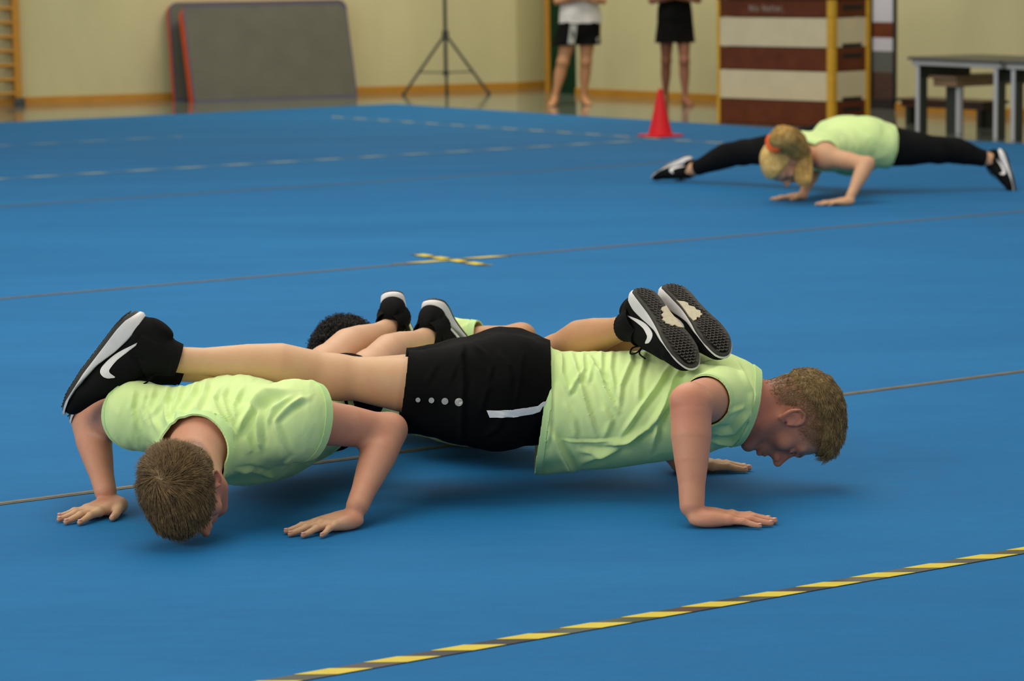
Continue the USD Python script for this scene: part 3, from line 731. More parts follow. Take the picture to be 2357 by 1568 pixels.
def along(px): # the point of the right wall's floor line seen at pixel column px
    lo, hi = 0.0, 16.0
    for _ in range(40):
        m = (lo + hi) / 2
        if proj(DR1 + dR * m)[0] < px: lo = m
        else: hi = m
    return DR1 + dR * lo
G0, G1 = along(1975), along(2064)
wr = put('/World', 'wall_right', trimesh.util.concatenate([slab(DR1, G0, HZ, 5.0, .25, inr), slab(G1, WRe, HZ, 5.0, .25, inr), slab(G0, G1, 2.3, 5.0, .25, inr)]), 'wall_plaster', False); tag(stage.GetPrimAtPath(wr), kind='structure')
def skirting(name, a, b, inward, h=.068):
    off = nrm(np.array([*np.asarray(inward)[:2], 0])) * .018
    p = put('/World', name, slab(np.array(a) + off, np.array(b) + off, HZ, HZ + h, .016, inward), 'wood_orange', False); tag(stage.GetPrimAtPath(p), kind='structure')
nL = np.array([dL[1], -dL[0], 0])
skirting('baseboard_left', WL0e, WL1, nL)
skirting('baseboard_corner', WL1, CN1, (.9, -.5))
skirting('baseboard_right', DR1, G0, inr); skirting('baseboard_right', G1, WRe, inr)
dd = nrm(DR1 - DR0)
d1 = put('/World', 'door', slab(DR0 + dd * .09, DR1, HZ, 2.05, .06, inr), 'door_green', False); tag(stage.GetPrimAtPath(d1), 'dark green hall door in the corner', kind='structure')
put(d1, 'door_handle', rod(np.array([*DR1[:2], 1.0]) - dd * .12 + np.array([*inr, 0]) * .03, np.array([*DR1[:2], 1.0]) - dd * .24 + np.array([*inr, 0]) * .03, .01), 'steel_light')
tr = put('/World', 'trim', trimesh.util.concatenate([slab(DR0 + np.array([*inr, 0]) * .02, DR0 + dd * .09 + np.array([*inr, 0]) * .02, HZ, 2.12, .12, inr), slab(DR0 + np.array([*inr, 0]) * .02, DR1 + np.array([*inr, 0]) * .02, 2.05, 2.13, .12, inr)]), 'wood_orange', False); tag(stage.GetPrimAtPath(tr), kind='structure')
wq = put('/World', 'wall_back', slab(CN1, DR0 + np.array([.02, .0, 0]), HZ, 5.0, .2, (-1, -.2)), 'wall_plaster', False); tag(stage.GetPrimAtPath(wq), kind='structure')
wq = put('/World', 'wall_lintel', slab(DR0, DR1, 2.13, 5.0, .2, inr), 'wall_plaster', False); tag(stage.GetPrimAtPath(wq), kind='structure')
# the glazed door behind the vault box
g0, g1 = G0 - np.array([*inr, 0]) * .10, G1 - np.array([*inr, 0]) * .10
door2 = put('/World', 'door', trimesh.util.concatenate([slab(g0, g1, z0, z1, .05, inr) for z0, z1 in ((HZ, .05), (2.0, 2.3))] + [slab(g0 + nrm(g1 - g0) * a, g0 + nrm(g1 - g0) * b, HZ, 2.3, .05, inr) for a, b in ((0, .06), (np.linalg.norm(g1 - g0) - .16, np.linalg.norm(g1 - g0) - .11), (np.linalg.norm(g1 - g0) - .02, np.linalg.norm(g1 - g0)))]), 'slot_dark', False)
tag(stage.GetPrimAtPath(door2), kind='structure')
e0, e1 = g0 - np.array([*inr, 0]) * .02, g1 - np.array([*inr, 0]) * .02
for z0, z1, mt, nm in ((.05, .29, 'wood_dark', 'door_panel'), (.29, .48, 'panel_grey', 'door_panel'), (.48, .60, 'glass_lilac', 'pane'), (.60, .74, 'box_brown', 'door_panel'), (.74, 2.0, 'glass_lilac', 'pane')):
    put(door2, nm, slab(e0, e1, z0, z1, .02, inr), mt, False)

# the blue exercise mat: carpet strips side by side, taped over their seams
NB = np.array([-D1[1], D1[0], 0.0]) * -1; NB = NB if NB[1] > 0 else -NB     # across the strips, away from the camera
MC = ground(905, 239)
far_n = MC @ NB; right_d = MC @ D1
mat = thing('exercise_mat', (MC[0], MC[1], 0), 'large blue carpeted exercise mat of long strips covering the hall floor', 'mat')
seams = [ground(0, 1160) @ NB, ground(0, 688) @ NB, ground(0, 475) @ NB]
step = (seams[2] - seams[0]) / 4
edges = [seams[0] + step * k for k in range(-5, 8)] + [far_n]
edges = [e for e in edges if e < far_n - .3] + [far_n]
nt = ground(690, 1561) @ NB
edges = [nt if abs(e - nt) < .4 else e for e in edges]
for a, b in zip(edges[:-1], edges[1:]):
    m = rbox((16.0, b - a - .0006, 0.042), .001)
    c = D1 * (right_d - 8.0) + NB * (a + b) / 2
    put(mat, 'carpet_strip', place(m, c[0], c[1], -.0215, np.array([D1, NB * 1.0, UP])), 'mat_blue', 30)

def band(a, b, w, z=.0012, t=.0011):
    a, b = np.array(a, float), np.array(b, float); d = nrm(b - a); n = np.array([-d[1], d[0], 0]); q = [a - n * w / 2, b - n * w / 2, b + n * w / 2, a + n * w / 2]
    v = np.array([[p[0], p[1], zz] for zz in (z - t, z) for p in q]); f = [[0, 1, 5], [0, 5, 4], [1, 2, 6], [1, 6, 5], [2, 3, 7], [2, 7, 6], [3, 0, 4], [3, 4, 7], [4, 5, 6], [4, 6, 7], [0, 2, 1], [0, 3, 2]]
    return trimesh.Trimesh(v, f, process=False)
for k, lb in enumerate(('grey seam strip running under the three people', 'grey seam strip crossed by the yellow and black cross', 'faint grey seam strip beyond the yellow and black cross')):
    o = NB * seams[k]; dmax = right_d - .02
    tp = thing('seam_tape', o + D1 * (dmax - 6), lb, 'tape')
    put(tp, 'strip', band(o + D1 * (dmax - 15), o + D1 * dmax, .036), 'seam_grey', False)
    put(tp, 'shadow_gap', band(o + D1 * (dmax - 15) - NB * .006, o + D1 * dmax - NB * .006, .007, .0018, .0005), 'seam_dark', False, 'dark split along the strip')
def hazard(a, b, label, period=.16, w=.05, phase=0.0, slant=.07, base='tape_black', group=None, on=.5, z=.0014, stripe='tape_yellow'):
    a, b = np.array(a, float), np.array(b, float); d = nrm(b - a); L = np.linalg.norm(b - a); n = np.array([-d[1], d[0], 0])
    t = thing('hazard_tape', (a + b) / 2, label, 'tape', group)
    put(t, 'black_backing', band(a, b, w, z), base, False)
    ks = np.arange(-1, int(L / period) + 2)
    for k in ks:
        s0 = k * period + phase
        far = [s0, s0 + period * on]; nr = [s0 + slant, s0 + period * on + slant]
        P = Polygon([a[:2] + d[:2] * far[0] + n[:2] * w / 2, a[:2] + d[:2] * far[1] + n[:2] * w / 2, a[:2] + d[:2] * nr[1] - n[:2] * w / 2, a[:2] + d[:2] * nr[0] - n[:2] * w / 2])
        R = Polygon([(a + d * .0 + n * w / 2)[:2], (b + n * w / 2)[:2], (b - n * w / 2)[:2], (a - n * w / 2)[:2]])
        P = P.buffer(0).intersection(R)
        if P.area < 1e-5: continue
        m = trimesh.creation.extrude_polygon(P, .0006, engine='earcut'); m.apply_translation((0, 0, z))
        put(t, 'yellow_stripe', m, stripe, False)
T0, T1 = ground(690, 1561), ground(2357, 1268)
hazard(T0 - nrm(T1 - T0) * .25, T1 + nrm(T1 - T0) * .3, 'yellow and black striped tape across the mat nearest the camera', phase=.094, period=.1575)
X0 = seams[1] * NB
hazard(ground(957, 586), ground(1121, 612), 'short yellow and black tape across the seam, one arm of the cross', period=.15, phase=.02, slant=.02, w=.06, on=.6, z=.0026)
hazard(ground(905, 609.5), ground(1172, 588.5), 'short yellow and black tape lying along the seam under the cross', period=.30, phase=.08, slant=.07, w=.05, z=.0018)
dn = (ground(0, 412) @ NB); E0 = ground(760, 269)
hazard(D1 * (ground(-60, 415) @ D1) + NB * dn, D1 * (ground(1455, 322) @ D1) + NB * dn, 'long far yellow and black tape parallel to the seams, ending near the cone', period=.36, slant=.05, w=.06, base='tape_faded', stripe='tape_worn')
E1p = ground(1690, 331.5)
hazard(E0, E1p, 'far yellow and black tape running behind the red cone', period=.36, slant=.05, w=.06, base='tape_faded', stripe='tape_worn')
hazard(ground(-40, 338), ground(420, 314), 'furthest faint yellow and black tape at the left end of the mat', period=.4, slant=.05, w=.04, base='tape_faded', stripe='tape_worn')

# wall bars at the left
wb0 = WL0 + dL * .03; nLu = nrm(nL)
wb = thing('wall_bars', wb0 + nLu * .08, 'orange wooden wall bars at the left end of the wall', 'wall bars')
pst = proj(WL0)[0]
s_post = 0.0
for i, s_ in enumerate((.17, -.75)):
    c = WL0 + dL * s_; put(wb, 'upright', slab(c + nLu * .12 - dL * .035, c + nLu * .12 + dL * .035, HZ, 2.5, .12, nLu), 'wood_orange', False)
    q = c + nLu * .15; put(wb, 'foot_bracket', place(rbox((.10, .09, .07), .01), q[0], q[1], HZ + .035), 'steel_dark', 30)
for k in range(18):
    z = .07 + .142 * k; a, b = WL0 + dL * .14 + nLu * .10, WL0 - dL * .72 + nLu * .10
    put(wb, 'rung', rod([a[0], a[1], z], [b[0], b[1], z], .019, 14), 'wood_orange', 40)

# two padded mats leaning on the wall
def leaning(bl, br, lean, thick, label, h=1.02):
    bl, br = np.array(bl, float), np.array(br, float); u = nrm(br - bl); Lm = np.linalg.norm(br - bl); nb = np.array([-u[1], u[0], 0]); v = nrm(UP * h + nb * lean); w = np.cross(u, v)
    P = Polygon([(0, 0), (Lm, 0), (Lm, h), (0, h)]).buffer(-.09).buffer(.09, 8)
    P = P.union(Polygon([(0, 0), (Lm, 0), (Lm, .2), (0, .2)]).buffer(-.02).buffer(.02))
    t = thing('landing_mat', (bl + br) / 2, label, 'gym mat', None)
    M = np.array([u, v, w])
    for nm, z0, z1, mt, Q, lb in (('foam_core', 0, thick, 'vinyl_red', P, 'red side band'), ('front_cover', -.004, .006, 'vinyl_grey', P.buffer(-.012), None), ('back_cover', thick - .006, thick + .004, 'vinyl_grey', P.buffer(-.012), None), ('lower_piping', -.007, .002, 'vinyl_blue', P.boundary.buffer(.014).intersection(P.buffer(.002)), 'dark blue edging')):
        m = trimesh.creation.extrude_polygon(Q, z1 - z0, engine='earcut'); vv = m.vertices.copy(); vv[:, 2] = -(vv[:, 2] + z0)
        put(t, nm, (bl + vv @ M, m.faces[:, ::-1]), mt, 30, lb)
mB0, mB1 = ground(446, 235, HZ), ground(822, 221, HZ)
un = nrm(mB1 - mB0); nbk = np.array([-un[1], un[0], 0])
leaning(mB0, mB1, .26, .125, 'grey gym mat with red edges leaning in front of another mat', .99)
b2 = ground(407, 232.5, HZ); b2 = b2 - nL * ((b2 - WL0) @ nrm(nL) - .30); leaning(b2, b2 + dL * 1.9, .16, .10, 'rear gym mat whose red edge shows left of the front mat', 1.0)

# tripod stand
tc_ = ground(1027, 209, HZ); tc_[:2] *= 29.75 / tc_[1]; tx, ty = tc_[:2]
tp = thing('tripod_stand', (tx, ty, HZ), 'tall dark tripod stand in front of the cream wall', 'stand')
put(tp, 'pole', rod((tx, ty, .19), (tx, ty, 2.1), .019), 'steel_dark'); put(tp, 'collar', rod((tx, ty, .54), (tx, ty, .62), .036), 'steel_dark'); put(tp, 'lower_collar', rod((tx, ty, .16), (tx, ty, .21), .03), 'steel_dark')
put(tp, 'top_cap', rod((tx, ty, 2.1), (tx, ty, 2.14), .024), 'steel_dark')
for k, a in enumerate((math.radians(184), math.radians(-4), math.radians(90))):
    r_ = .44 if k < 2 else .30
    f_ = np.array([tx + math.cos(a) * r_, ty + math.sin(a) * r_, HZ]); c_ = np.array([tx, ty, .585]); 
    lp_ = put(tp, 'leg', rod(c_, f_ + UP * .012, .014), 'steel_dark'); put(lp_, 'foot', rod(f_, f_ + UP * .03, .02), 'steel_dark')
    m_ = c_ + (f_ - c_) * .62; put(tp, 'strut', rod((tx, ty, .19), m_, .008), 'steel_dark')

# cone
cx, cy = ground(1520, 314)[:2]
cn = thing('traffic_cone', (cx, cy, 0), 'red plastic marker cone standing on the blue mat', 'cone')
prof = [(.088, .012), (.090, .03), (.074, .09), (.052, .19), (.033, .28), (.017, .35), (.0135, .362), (.011, .358)]
put(cn, 'cone_body', place(trimesh.creation.revolve(np.array(prof), sections=48), cx, cy, 0), 'cone_red', 40)
put(cn, 'base', place(rbox((.25, .25, .016), .006), cx, cy, .008, np.array([D1, NB, UP])), 'cone_red', 40)

# vault box
VL, VC = ground(1652, 282, HZ), ground(1916, 294, HZ); uV = nrm(VC - VL); LV = np.linalg.norm(VC - VL); wV = np.array([-uV[1], uV[0], 0]); wV = wV if wV[1] > 0 else -wV
WV = .46
vb = thing('vault_box', (VL + VC) / 2 + wV * WV / 2, 'vault box with brown and cream sections and yellow corner posts', 'vault box')
MV = np.array([uV, wV, UP])
def vbox(x0, x1, y0, y1, z0, z1, r=.006):
    m = rbox((x1 - x0, y1 - y0, z1 - z0), r); v = (m.vertices + [(x0 + x1) / 2, (y0 + y1) / 2, (z0 + z1) / 2]) @ MV + VL; return (v, m.faces)
s_v = 6660 / VC[1]
lv = [0, .205, .45, .64, .885, 1.03]
for i, (z0, z1) in enumerate(zip(lv[:-1], lv[1:])):
    mt = 'box_brown' if i % 2 == 0 else 'box_cream'
    sec = put(vb, 'section', vbox(.0, LV, .0, WV, z0 + .003, z1 - .003), mt, 30, 'brown section' if i % 2 == 0 else 'cream section')
    put(sec, 'grip_slot', vbox(LV - .004, LV + .003, .12, WV - .10, z1 - .085 if i % 2 == 0 else z0 + .006, z1 - .045 if i % 2 == 0 else z0 + .035, .001), 'slot_dark', False)
    for px_ in (-.006, LV - .060):
        for py_ in (-.006, WV - .050): put(sec, 'corner_post', vbox(px_, px_ + .066 if px_ > 0 else px_ + .036, py_, py_ + .056, z0, z1, .006), 'wood_yellow', 30)
put(vb, 'padded_top', vbox(-.03, LV + .03, -.03, WV + .03, 1.03, 1.16, .04), 'leather', 40)
x_ = .0
for ch_, sp_ in zip('Nio Netter,', (1, 1, 1, 1, 1, 1, 1, 1, 1, 1, 1)):
    if ch_ == ' ': x_ += .028; continue
    tm_ = meshkit.text_mesh(ch_, .05, .002, True); tv2 = tm_.vertices.copy(); wd = tv2[:, 0].max()
    for piece in trimesh.Trimesh(tv2, tm_.faces, process=True).split(only_watertight=False):
        q_ = piece.vertices; q_ = np.column_stack([q_[:, 0] * .95 + x_ + .36, -.0035 - q_[:, 2], q_[:, 1] + .935]); put(vb, 'letter', (q_ @ MV + VL, piece.faces[:, ::-1]), 'letter_white', False)
    x_ += wd * .95 + .006

# tables and benches
def table(P0, P1, depth, h, label, name='table', top='table_grey', legm='steel_light', lw=.045, tt=.055, cat='table', xl=.02):
    P0, P1 = np.array(P0, float), np.array(P1, float); u = nrm(P1 - P0); L = np.linalg.norm(P1 - P0); n = np.array([-u[1], u[0], 0]); n = n if n @ np.array([1, 1, 0]) > 0 else -n
    M = np.array([u, n, UP]); t = thing(name, (P0 + P1) / 2 + n * depth / 2, label, cat)
    def b(x0, x1, y0, y1, z0, z1, r=.004):
        m = rbox((x1 - x0, y1 - y0, z1 - z0), r); return ((m.vertices + [(x0 + x1) / 2, (y0 + y1) / 2, (z0 + z1) / 2]) @ M + P0, m.faces)
    put(t, 'apron', b(-.02, L + .02, -.01, depth + .01, h - tt, h - .012), top, 30)
    put(t, 'table_top', b(-.05, L + .04, -.03, depth + .03, h - .014, h + .010), 'table_top' if top == 'table_grey' else top, 30)
    for x in (xl, L - lw - xl):
        lg = put(t, 'leg', b(x, x + lw, 0, lw, 0, h - tt + .004), legm, 30)
        put(lg, 'inner_flange', b(x + lw, x + lw + .012, .004, depth * .8, 0 if cat == 'bench' else h - tt - .10, h - tt + .004), 'steel_dark', 30)
        put(lg, 'flange', b(x + lw - .002, x + lw + .012, .004, lw + .03, 0, h - tt), 'steel_dark', 30)
P0, P1 = ground(2103, 306, HZ), ground(2298, 321, HZ)
table(P0, P1, .62, .585, 'grey table with light metal legs at the right wall')
uT = nrm(P1 - P0)
table(P1 + uT * .12, P1 + uT * 1.0, .62, .585, 'second grey table cut off by the right edge')
Q0 = ground(2203, 309, HZ)
table(Q0, Q0 + D1 * 1.2, .24, .44, 'wooden bench standing behind the grey tables', 'bench', 'wood_bench', 'steel_light', .04, .075, 'bench')
Q0, Q1 = ground(2100, 283, HZ), ground(2280, 293, HZ)
table(Q0 - D1 * .1, Q1 - D1 * .1, .24, .20, 'low dark bench by the wall behind the tables', 'bench', 'wood_dark', 'steel_dark', .04, .06, 'bench')
# ---------------------------------------------------------------- the man on the right, in profile
YB = 7.30
FB = Field((-1.02, 6.74, -.01), (.98, 7.95, .60), .004)
hB = Head(at(1820, 968, 7.22) + np.array([0, .078, 0]), (.995, 0.02, -.06), (-.06, -.03, -.998), 1.04)
PB = thing('person', (0.0, YB, 0.0), 'person in profile at the right doing a push-up, black shorts with white reflective stripe', 'person', None)
tB = lambda x, y: at(x, y, YB)
FB.loft([tB(1100, 905), tB(1180, 893), tB(1300, 912), tB(1440, 925), tB(1560, 925), tB(1660, 925), tB(1712, 945)], [.135, .155, .140, .155, .170, .165, .075], [.095, .122, .100, .118, .125, .100, .062], UP, k=.03)
for sgn in (-1, 1):
    FB.ell(tB(1166, 852) + np.array([0, sgn * .075, 0]), (.105, .085, .085), k=.04)
hB.build(FB)
FB.loft([tB(1690, 930), tB(1745, 948), hB.w((0, -.022, -.045))], [.075, .060, .056], k=.03)
FB.loft([tB(1640, 880), tB(1715, 915)], [.07, .055], k=.04)
shR, elR = at(1652, 918, 7.13), at(1590, 928, 6.905)
heelR = ground(1598, 1214) + np.array([.0, .02, 0]); wrR = heelR + np.array([-.004, 0, .050])
shL = shR * [1, 0, 1] + [-0.01, 7.46, -.02]; elL = shL + np.array([-.10, .25, -.03]); heelL = ground(1557, 1088); wrL = heelL + np.array([-.004, 0, .050])
for a, b, c in ((shR, elR, wrR), (shL, elL, wrL)):
    FB.ell(a, (.075, .068, .072), k=.04); arm(FB, a, b, c, 1.08)
FB.ell(elR + np.array([-.026, -.016, .012]), .020, k=.02); FB.ell(elR + np.array([.028, -.014, .006]), .016, k=.02)
tipsBR = hand(FB, heelR, (1, -.04, 0), (0, 1, 0), spread=.75)
tipsBL = hand(FB, heelL, (1, .10, 0), (0, -1, 0), spread=.6, tl=.72, thumb=.8)
kneeR, ankR = at(775, 866, 7.19), at(366, 824, 7.12)
kneeL, ankL = kneeR + np.array([0.0, .20, -.035]), ankR + np.array([-.01, .17, -.05])
for sgn, kn, an in ((-1, kneeR, ankR), (1, kneeL, ankL)):
    leg(FB, tB(1150, 900) + np.array([0, sgn * .088, 0]), kn, an, .95)
SH = np.array([-.014, 0, .026])
TR, NR = np.array([-.62, 0, -.785]), np.array([.785, -.02, -.62])
for an in (ankR, ankL):
    FB.loft([an, an + SH * .7 + TR * .01, an + SH + TR * .05 - NR * .03, an + SH + TR * .14 - NR * .05], [.034, .033, .034, .025], k=.02)
bv, bf = finish_mesh(FB)
lp = hB.l(bv)
inh = (np.linalg.norm(lp, axis=1) < .19)
lowc = np.interp(lp[:, 1], [-.12, -.1, -.06, -.037, -.03, 0, .026, .05, .062, .08, .09], [-.075, -.07, -.055, -.04, 0, .03, .012, .03, .05, .076, .08])
stub = np.where(inh, smoothstep(-.006, .022, lp[:, 2] - lowc), 0) * .85
stub = np.maximum(stub, np.where(inh & (lp[:, 1] > .035) & (lp[:, 2] < -.03), .10, 0))
brow = np.where(inh, np.exp(-((np.abs(np.abs(lp[:, 0]) - .032)) / .015) ** 4) * np.exp(-((lp[:, 2] - .034) / .005) ** 2) * (lp[:, 1] > .06), 0)
stub = np.maximum(stub, brow * .8)
flush = np.where(inh, .72, 0) + .7 * near(bv, elR + [-.01, -.035, -.01], .035) + .35 * near(bv, elR + [.0, 0, .0], .06) + np.where(lp[:, 2] > -.2, 0, 0)
flush += .5 * near(bv, hB.w((-.085, -.01, .005)), .03) + .4 * near(bv, hB.w((0, .115, -.015)), .03) + .25 * near(bv, hB.w((0, -.02, -.09)), .08)
for a_, b_ in ((shR, elR), (elR, wrR), (shL, elL), (elL, wrL), (heelR, heelR + np.array([.12, 0, .02]))): flush = np.maximum(flush, .55 * smoothstep(.10, .05, seg_dist(bv, np.array(a_), np.array(b_))) + .25 * near(bv, elR + [-.01, -.035, -.01], .05))
for p, d, r in tipsBR + tipsBL: flush += .35 * near(bv, p, .014)
bodyB = put(PB, 'body', (bv, bf), 'skin_fair', True, prims={'flush': np.clip(flush, 0, 1), 'stubble': np.clip(stub, 0, 1)})
nails(PB, tipsBR + tipsBL)
for x in (-1, 1):
    m = trimesh.creation.icosphere(2, 1.0); put(PB, 'eye', (hB.w(m.vertices * [.0095, .004, .0032] + [x * .031, .0875, .0105]), m.faces), 'eye_dark', label='narrowed dark eye')
# hair: a swept top over faded sides
topc = lambda l: l[:, 2] - np.interp(l[:, 1], [-.11, -.095, -.079, -.056, -.035, -.005, .035, .079, .1], [-.01, .0, .012, .030, .058, .076, .084, .078, .076])
capB, hv, hf = hair_cap(PB, hB, 'hair_light_brown', topc, .008, 3, .004, 60.0, lift=lambda l: .010 * smoothstep(-.02, .08, l[:, 1]) - .006 * smoothstep(.022, .0, topc(l)))
rng = np.random.default_rng(5)
p, n = sample(hv, hf, 9000, rng); l = hB.l(p)
fl = np.stack([rng.normal(0, .5, len(p)) * .6, np.full(len(p), .9), np.full(len(p), .25)], -1) + rng.normal(0, .25, (len(p), 3))
Ls = np.interp(l[:, 1], [-.09, -.03, .03, .09], [.008, .016, .024, .030]) * rng.uniform(.7, 1.2, len(p)) * np.clip(topc(l) / .02, .25, 1)
S = strands(p, n, fl @ hB.M, Ls, rng.uniform(.4, 1.0, len(p)), rng)
curves(capB, 'hair_strands', S, [.0011, .001, .0009, .0008, .0004], 'hair_light_brown', kind='stuff')
# short clipped hair of the faded sides
near_head = inh[bf].all(1); fb = bf[near_head]; p, n = sample(bv, fb, 26000, rng); l = hB.l(p)
lw_ = np.interp(l[:, 1], [-.12, -.1, -.06, -.037, -.03, 0, .026, .05, .062, .08, .09], [-.075, -.07, -.055, -.04, 0, .03, .012, .03, .05, .076, .08]); hi_ = topc(l)
k_ = (l[:, 2] > lw_ + .004) & (hi_ < .012) & (rng.random(len(p)) < smoothstep(0, .05, l[:, 2] - lw_) * .9 + .06) & (np.abs(l[:, 0]) < .081)
p, n, l = p[k_], n[k_], l[k_]
S = strands(p, n, (np.stack([l[:, 0] * 0, .35 + 0 * l[:, 0], -.9 + 0 * l[:, 0]], -1) + rng.normal(0, .25, (len(p), 3))) @ hB.M, rng.uniform(.003, .007, len(p)) * (1 + smoothstep(-.03, .01, topc(l))), .5, rng, 3)
curves(capB, 'clipped_hair', S, .0008, 'hair_light_brown', kind='stuff')
# t-shirt
FS = Field((.0, 6.85, .0), (.68, 7.75, .47), .004)
FS.loft([tB(1195, 950), tB(1300, 946), tB(1400, 944), tB(1500, 936), tB(1590, 928), tB(1670, 926), tB(1725, 942)], [.172, .172, .178, .186, .186, .176, .105], [.158, .152, .150, .142, .135, .112, .086], UP, k=.03)
for a, b in ((shR, elR), (shL, elL)):
    FS.ell(a, (.086, .080, .078), k=.05)
    FS.loft([a, a + (b - a) * .62], [.074, .0605], k=.04)
FS.loft([tB(1650, 905), tB(1745, 938)], [.10, .078], k=.04)
nkB = (tB(1735, 944), nrm(hB.w((0, -.022, -.045)) - tB(1700, 938)))
def slv(a, b, t):
    c = a + (b - a) * t; d = nrm(b - a)
    return lambda v: np.where(np.linalg.norm(v - c, axis=1) < .13, (c - v) @ d, 1.0)
hemB = lambda v: v[:, 0] - np.interp(v[:, 2], [.02, .10, .25, .40], [.052, .056, .078, .084])
neckB = lambda v: (tB(1738, 915) - v) @ nrm([.94, 0, -.34]) - .5 * ((v - tB(1720, 970)) @ np.array([.34, 0, .94])) ** 2
K7 = lambda X, Y: (1220 + X / 4.209, 780 + Y / 4.209)
LB = [([(300, 130), (310, 350), (380, 520)], 9, 5), ([(450, 390), (400, 500), (385, 530)], 8, 4), ([(400, 120), (480, 420), (560, 700), (640, 930)], 9, 5), ([(510, 130), (520, 300), (430, 480)], 8, 4),
      ([(560, 150), (690, 370), (730, 430)], 8, 4.5), ([(610, 240), (560, 440)], 7, 3), ([(620, 260), (740, 520), (860, 720)], 8, 4), ([(690, 110), (690, 380)], 8, 4), ([(800, 90), (780, 300), (830, 560)], 9, 4),
      ([(970, 90), (980, 230), (880, 460), (860, 700)], 9, 5), ([(1130, 110), (1060, 380), (1050, 640)], 10, 4), ([(1390, 220), (1200, 500), (1050, 700), (860, 970)], 10, 6), ([(1500, 250), (1380, 480), (1240, 780), (1190, 1050)], 12, 7),
      ([(1380, 560), (1150, 860), (930, 980), (720, 1020)], 11, 6), ([(1820, 220), (1720, 240), (1560, 330), (1350, 470)], 8, 4), ([(215, 150), (200, 500), (190, 880), (170, 1040)], 6, 4), ([(200, 880), (330, 1130), (420, 1280)], 12, 7),
      ([(480, 1080), (700, 1110), (900, 1060)], 10, 3.5), ([(2000, 220), (2140, 520), (2100, 800)], 9, 4), ([(1900, 720), (2080, 660)], 8, 2.5), ([(1790, 910), (1960, 890), (2120, 700)], 9, 5), ([(1770, 990), (1950, 1010), (2100, 850)], 8, 4.5),
      ([(270, 985), (600, 1000), (860, 970)], 5, 2), ([(1080, 880), (900, 1010), (500, 1200)], 14, 5), ([(700, 650), (780, 800), (720, 960)], 12, 3), ([(330, 600), (420, 800), (450, 980)], 12, 3)]
LB = [([K7(*q) for q in p], w * .55, h * .0024) for p, w, h in LB]
def foldB(v, n):
    c = nrm(CO - tB(1450, 930)); fc = smoothstep(-.25, .3, n @ c)
    d = creases(v, n, LB, proj(v), fc)
    u = np.stack([v[:, 0] * 34 + v[:, 2] * 9, v[:, 1] * 7, v[:, 2] * 7], -1)
    r = 1 - np.abs(meshkit.fbm(u, 3, 4) - .5) * 2.6
    top = smoothstep(.02, .2, v[:, 2]) * smoothstep(.44, .36, v[:, 0])
    flap = smoothstep(.14, .05, v[:, 2]) * smoothstep(.25, .06, v[:, 0])
    return d + (r - .62) * .006 * (top * .6 + .25) + .008 * flap * np.sin(v[:, 1] * 38 + v[:, 0] * 15)
tsB, tv_, tf_ = garment(PB, 't_shirt', FS, 'green_jersey', [hemB, neckB, slv(shR, elR, .46), slv(shL, elL, .46)], FB, .006, foldB,
                  label='light green t-shirt hanging loose at the hem', band=[('neck_band', neckB, .020), ('sleeve_hem', slv(shR, elR, .46), .020), ('bottom_hem', hemB, .018)], band_mat='green_rib')
# shorts
FP = Field((-.42, 6.98, .05), (.14, 7.66, .52), .004)
FP.loft([tB(1075, 905), tB(1150, 898), tB(1220, 900), tB(1275, 905)], [.150, .178, .168, .152], [.135, .148, .140, .118], UP, k=.03)
for sgn, kn in ((-1, kneeR), (1, kneeL)):
    FP.ell(tB(1168, 850) + np.array([0, sgn * .078, 0]), (.112, .092, .098), k=.03)
    hp = tB(1150, 902) + np.array([0, sgn * .090, 0]); e = hp + (kn - hp) * .78
    FP.loft([hp, hp + (kn - hp) * .25 - UP * .006, hp + (kn - hp) * .5 - UP * .014, e - UP * .02], [.122, .118, .106, .101], [.138, .126, .106, .100], UP, k=.03)
def legcut(sgn, kn):
    hp = tB(1150, 902) + np.array([0, sgn * .09, 0]); d = nrm(kn - hp); c = np.array([tB(928, 905)[0], hp[1] + (kn - hp)[1] * .6, hp[2]])
    return lambda v: np.where((v[:, 1] - YB) * sgn > -.004, (c - v) @ d, 1.0)
K6 = lambda X, Y: (920 + X / 4.9, 740 + Y / 4.9)
LP = [([K6(*q) for q in p], w * .6, h * .001) for p, w, h in
      [([(720, 240), (690, 420), (715, 700), (700, 1000), (690, 1400)], 12, 10), ([(820, 250), (960, 360), (1040, 520), (1010, 680)], 8, 5), ([(1100, 340), (1220, 500), (1260, 800)], 9, 4), ([(1380, 350), (1350, 700), (1300, 950)], 9, 3),
       ([(1200, 1000), (1100, 1200), (950, 1300)], 12, 4), ([(420, 480), (300, 700)], 10, 2.5), ([(600, 330), (640, 480), (560, 700)], 9, 3), ([(1000, 720), (900, 1050)], 10, 3.5)]]
def foldP(v, n):
    c = nrm(CO - tB(1100, 900)); d = creases(v, n, LP, proj(v), smoothstep(-.25, .3, n @ c))
    r = 1 - np.abs(meshkit.fbm(np.stack([v[:, 0] * 16 + v[:, 2] * 10, v[:, 1] * 6, v[:, 2] * 7], -1), 3, 9) - .5) * 2.4
    return d + (r - .6) * .006
shB, sv, sf = garment(PB, 'shorts', FP, 'black_sportswear', [lambda v: tB(1268, 900)[0] - v[:, 0], legcut(-1, kneeR), legcut(1, kneeL)], FB, .006, foldP, label='loose black running shorts with reflective dots and stripe', smooth_it=3)
tmS = trimesh.Trimesh(sv, sf, process=False)
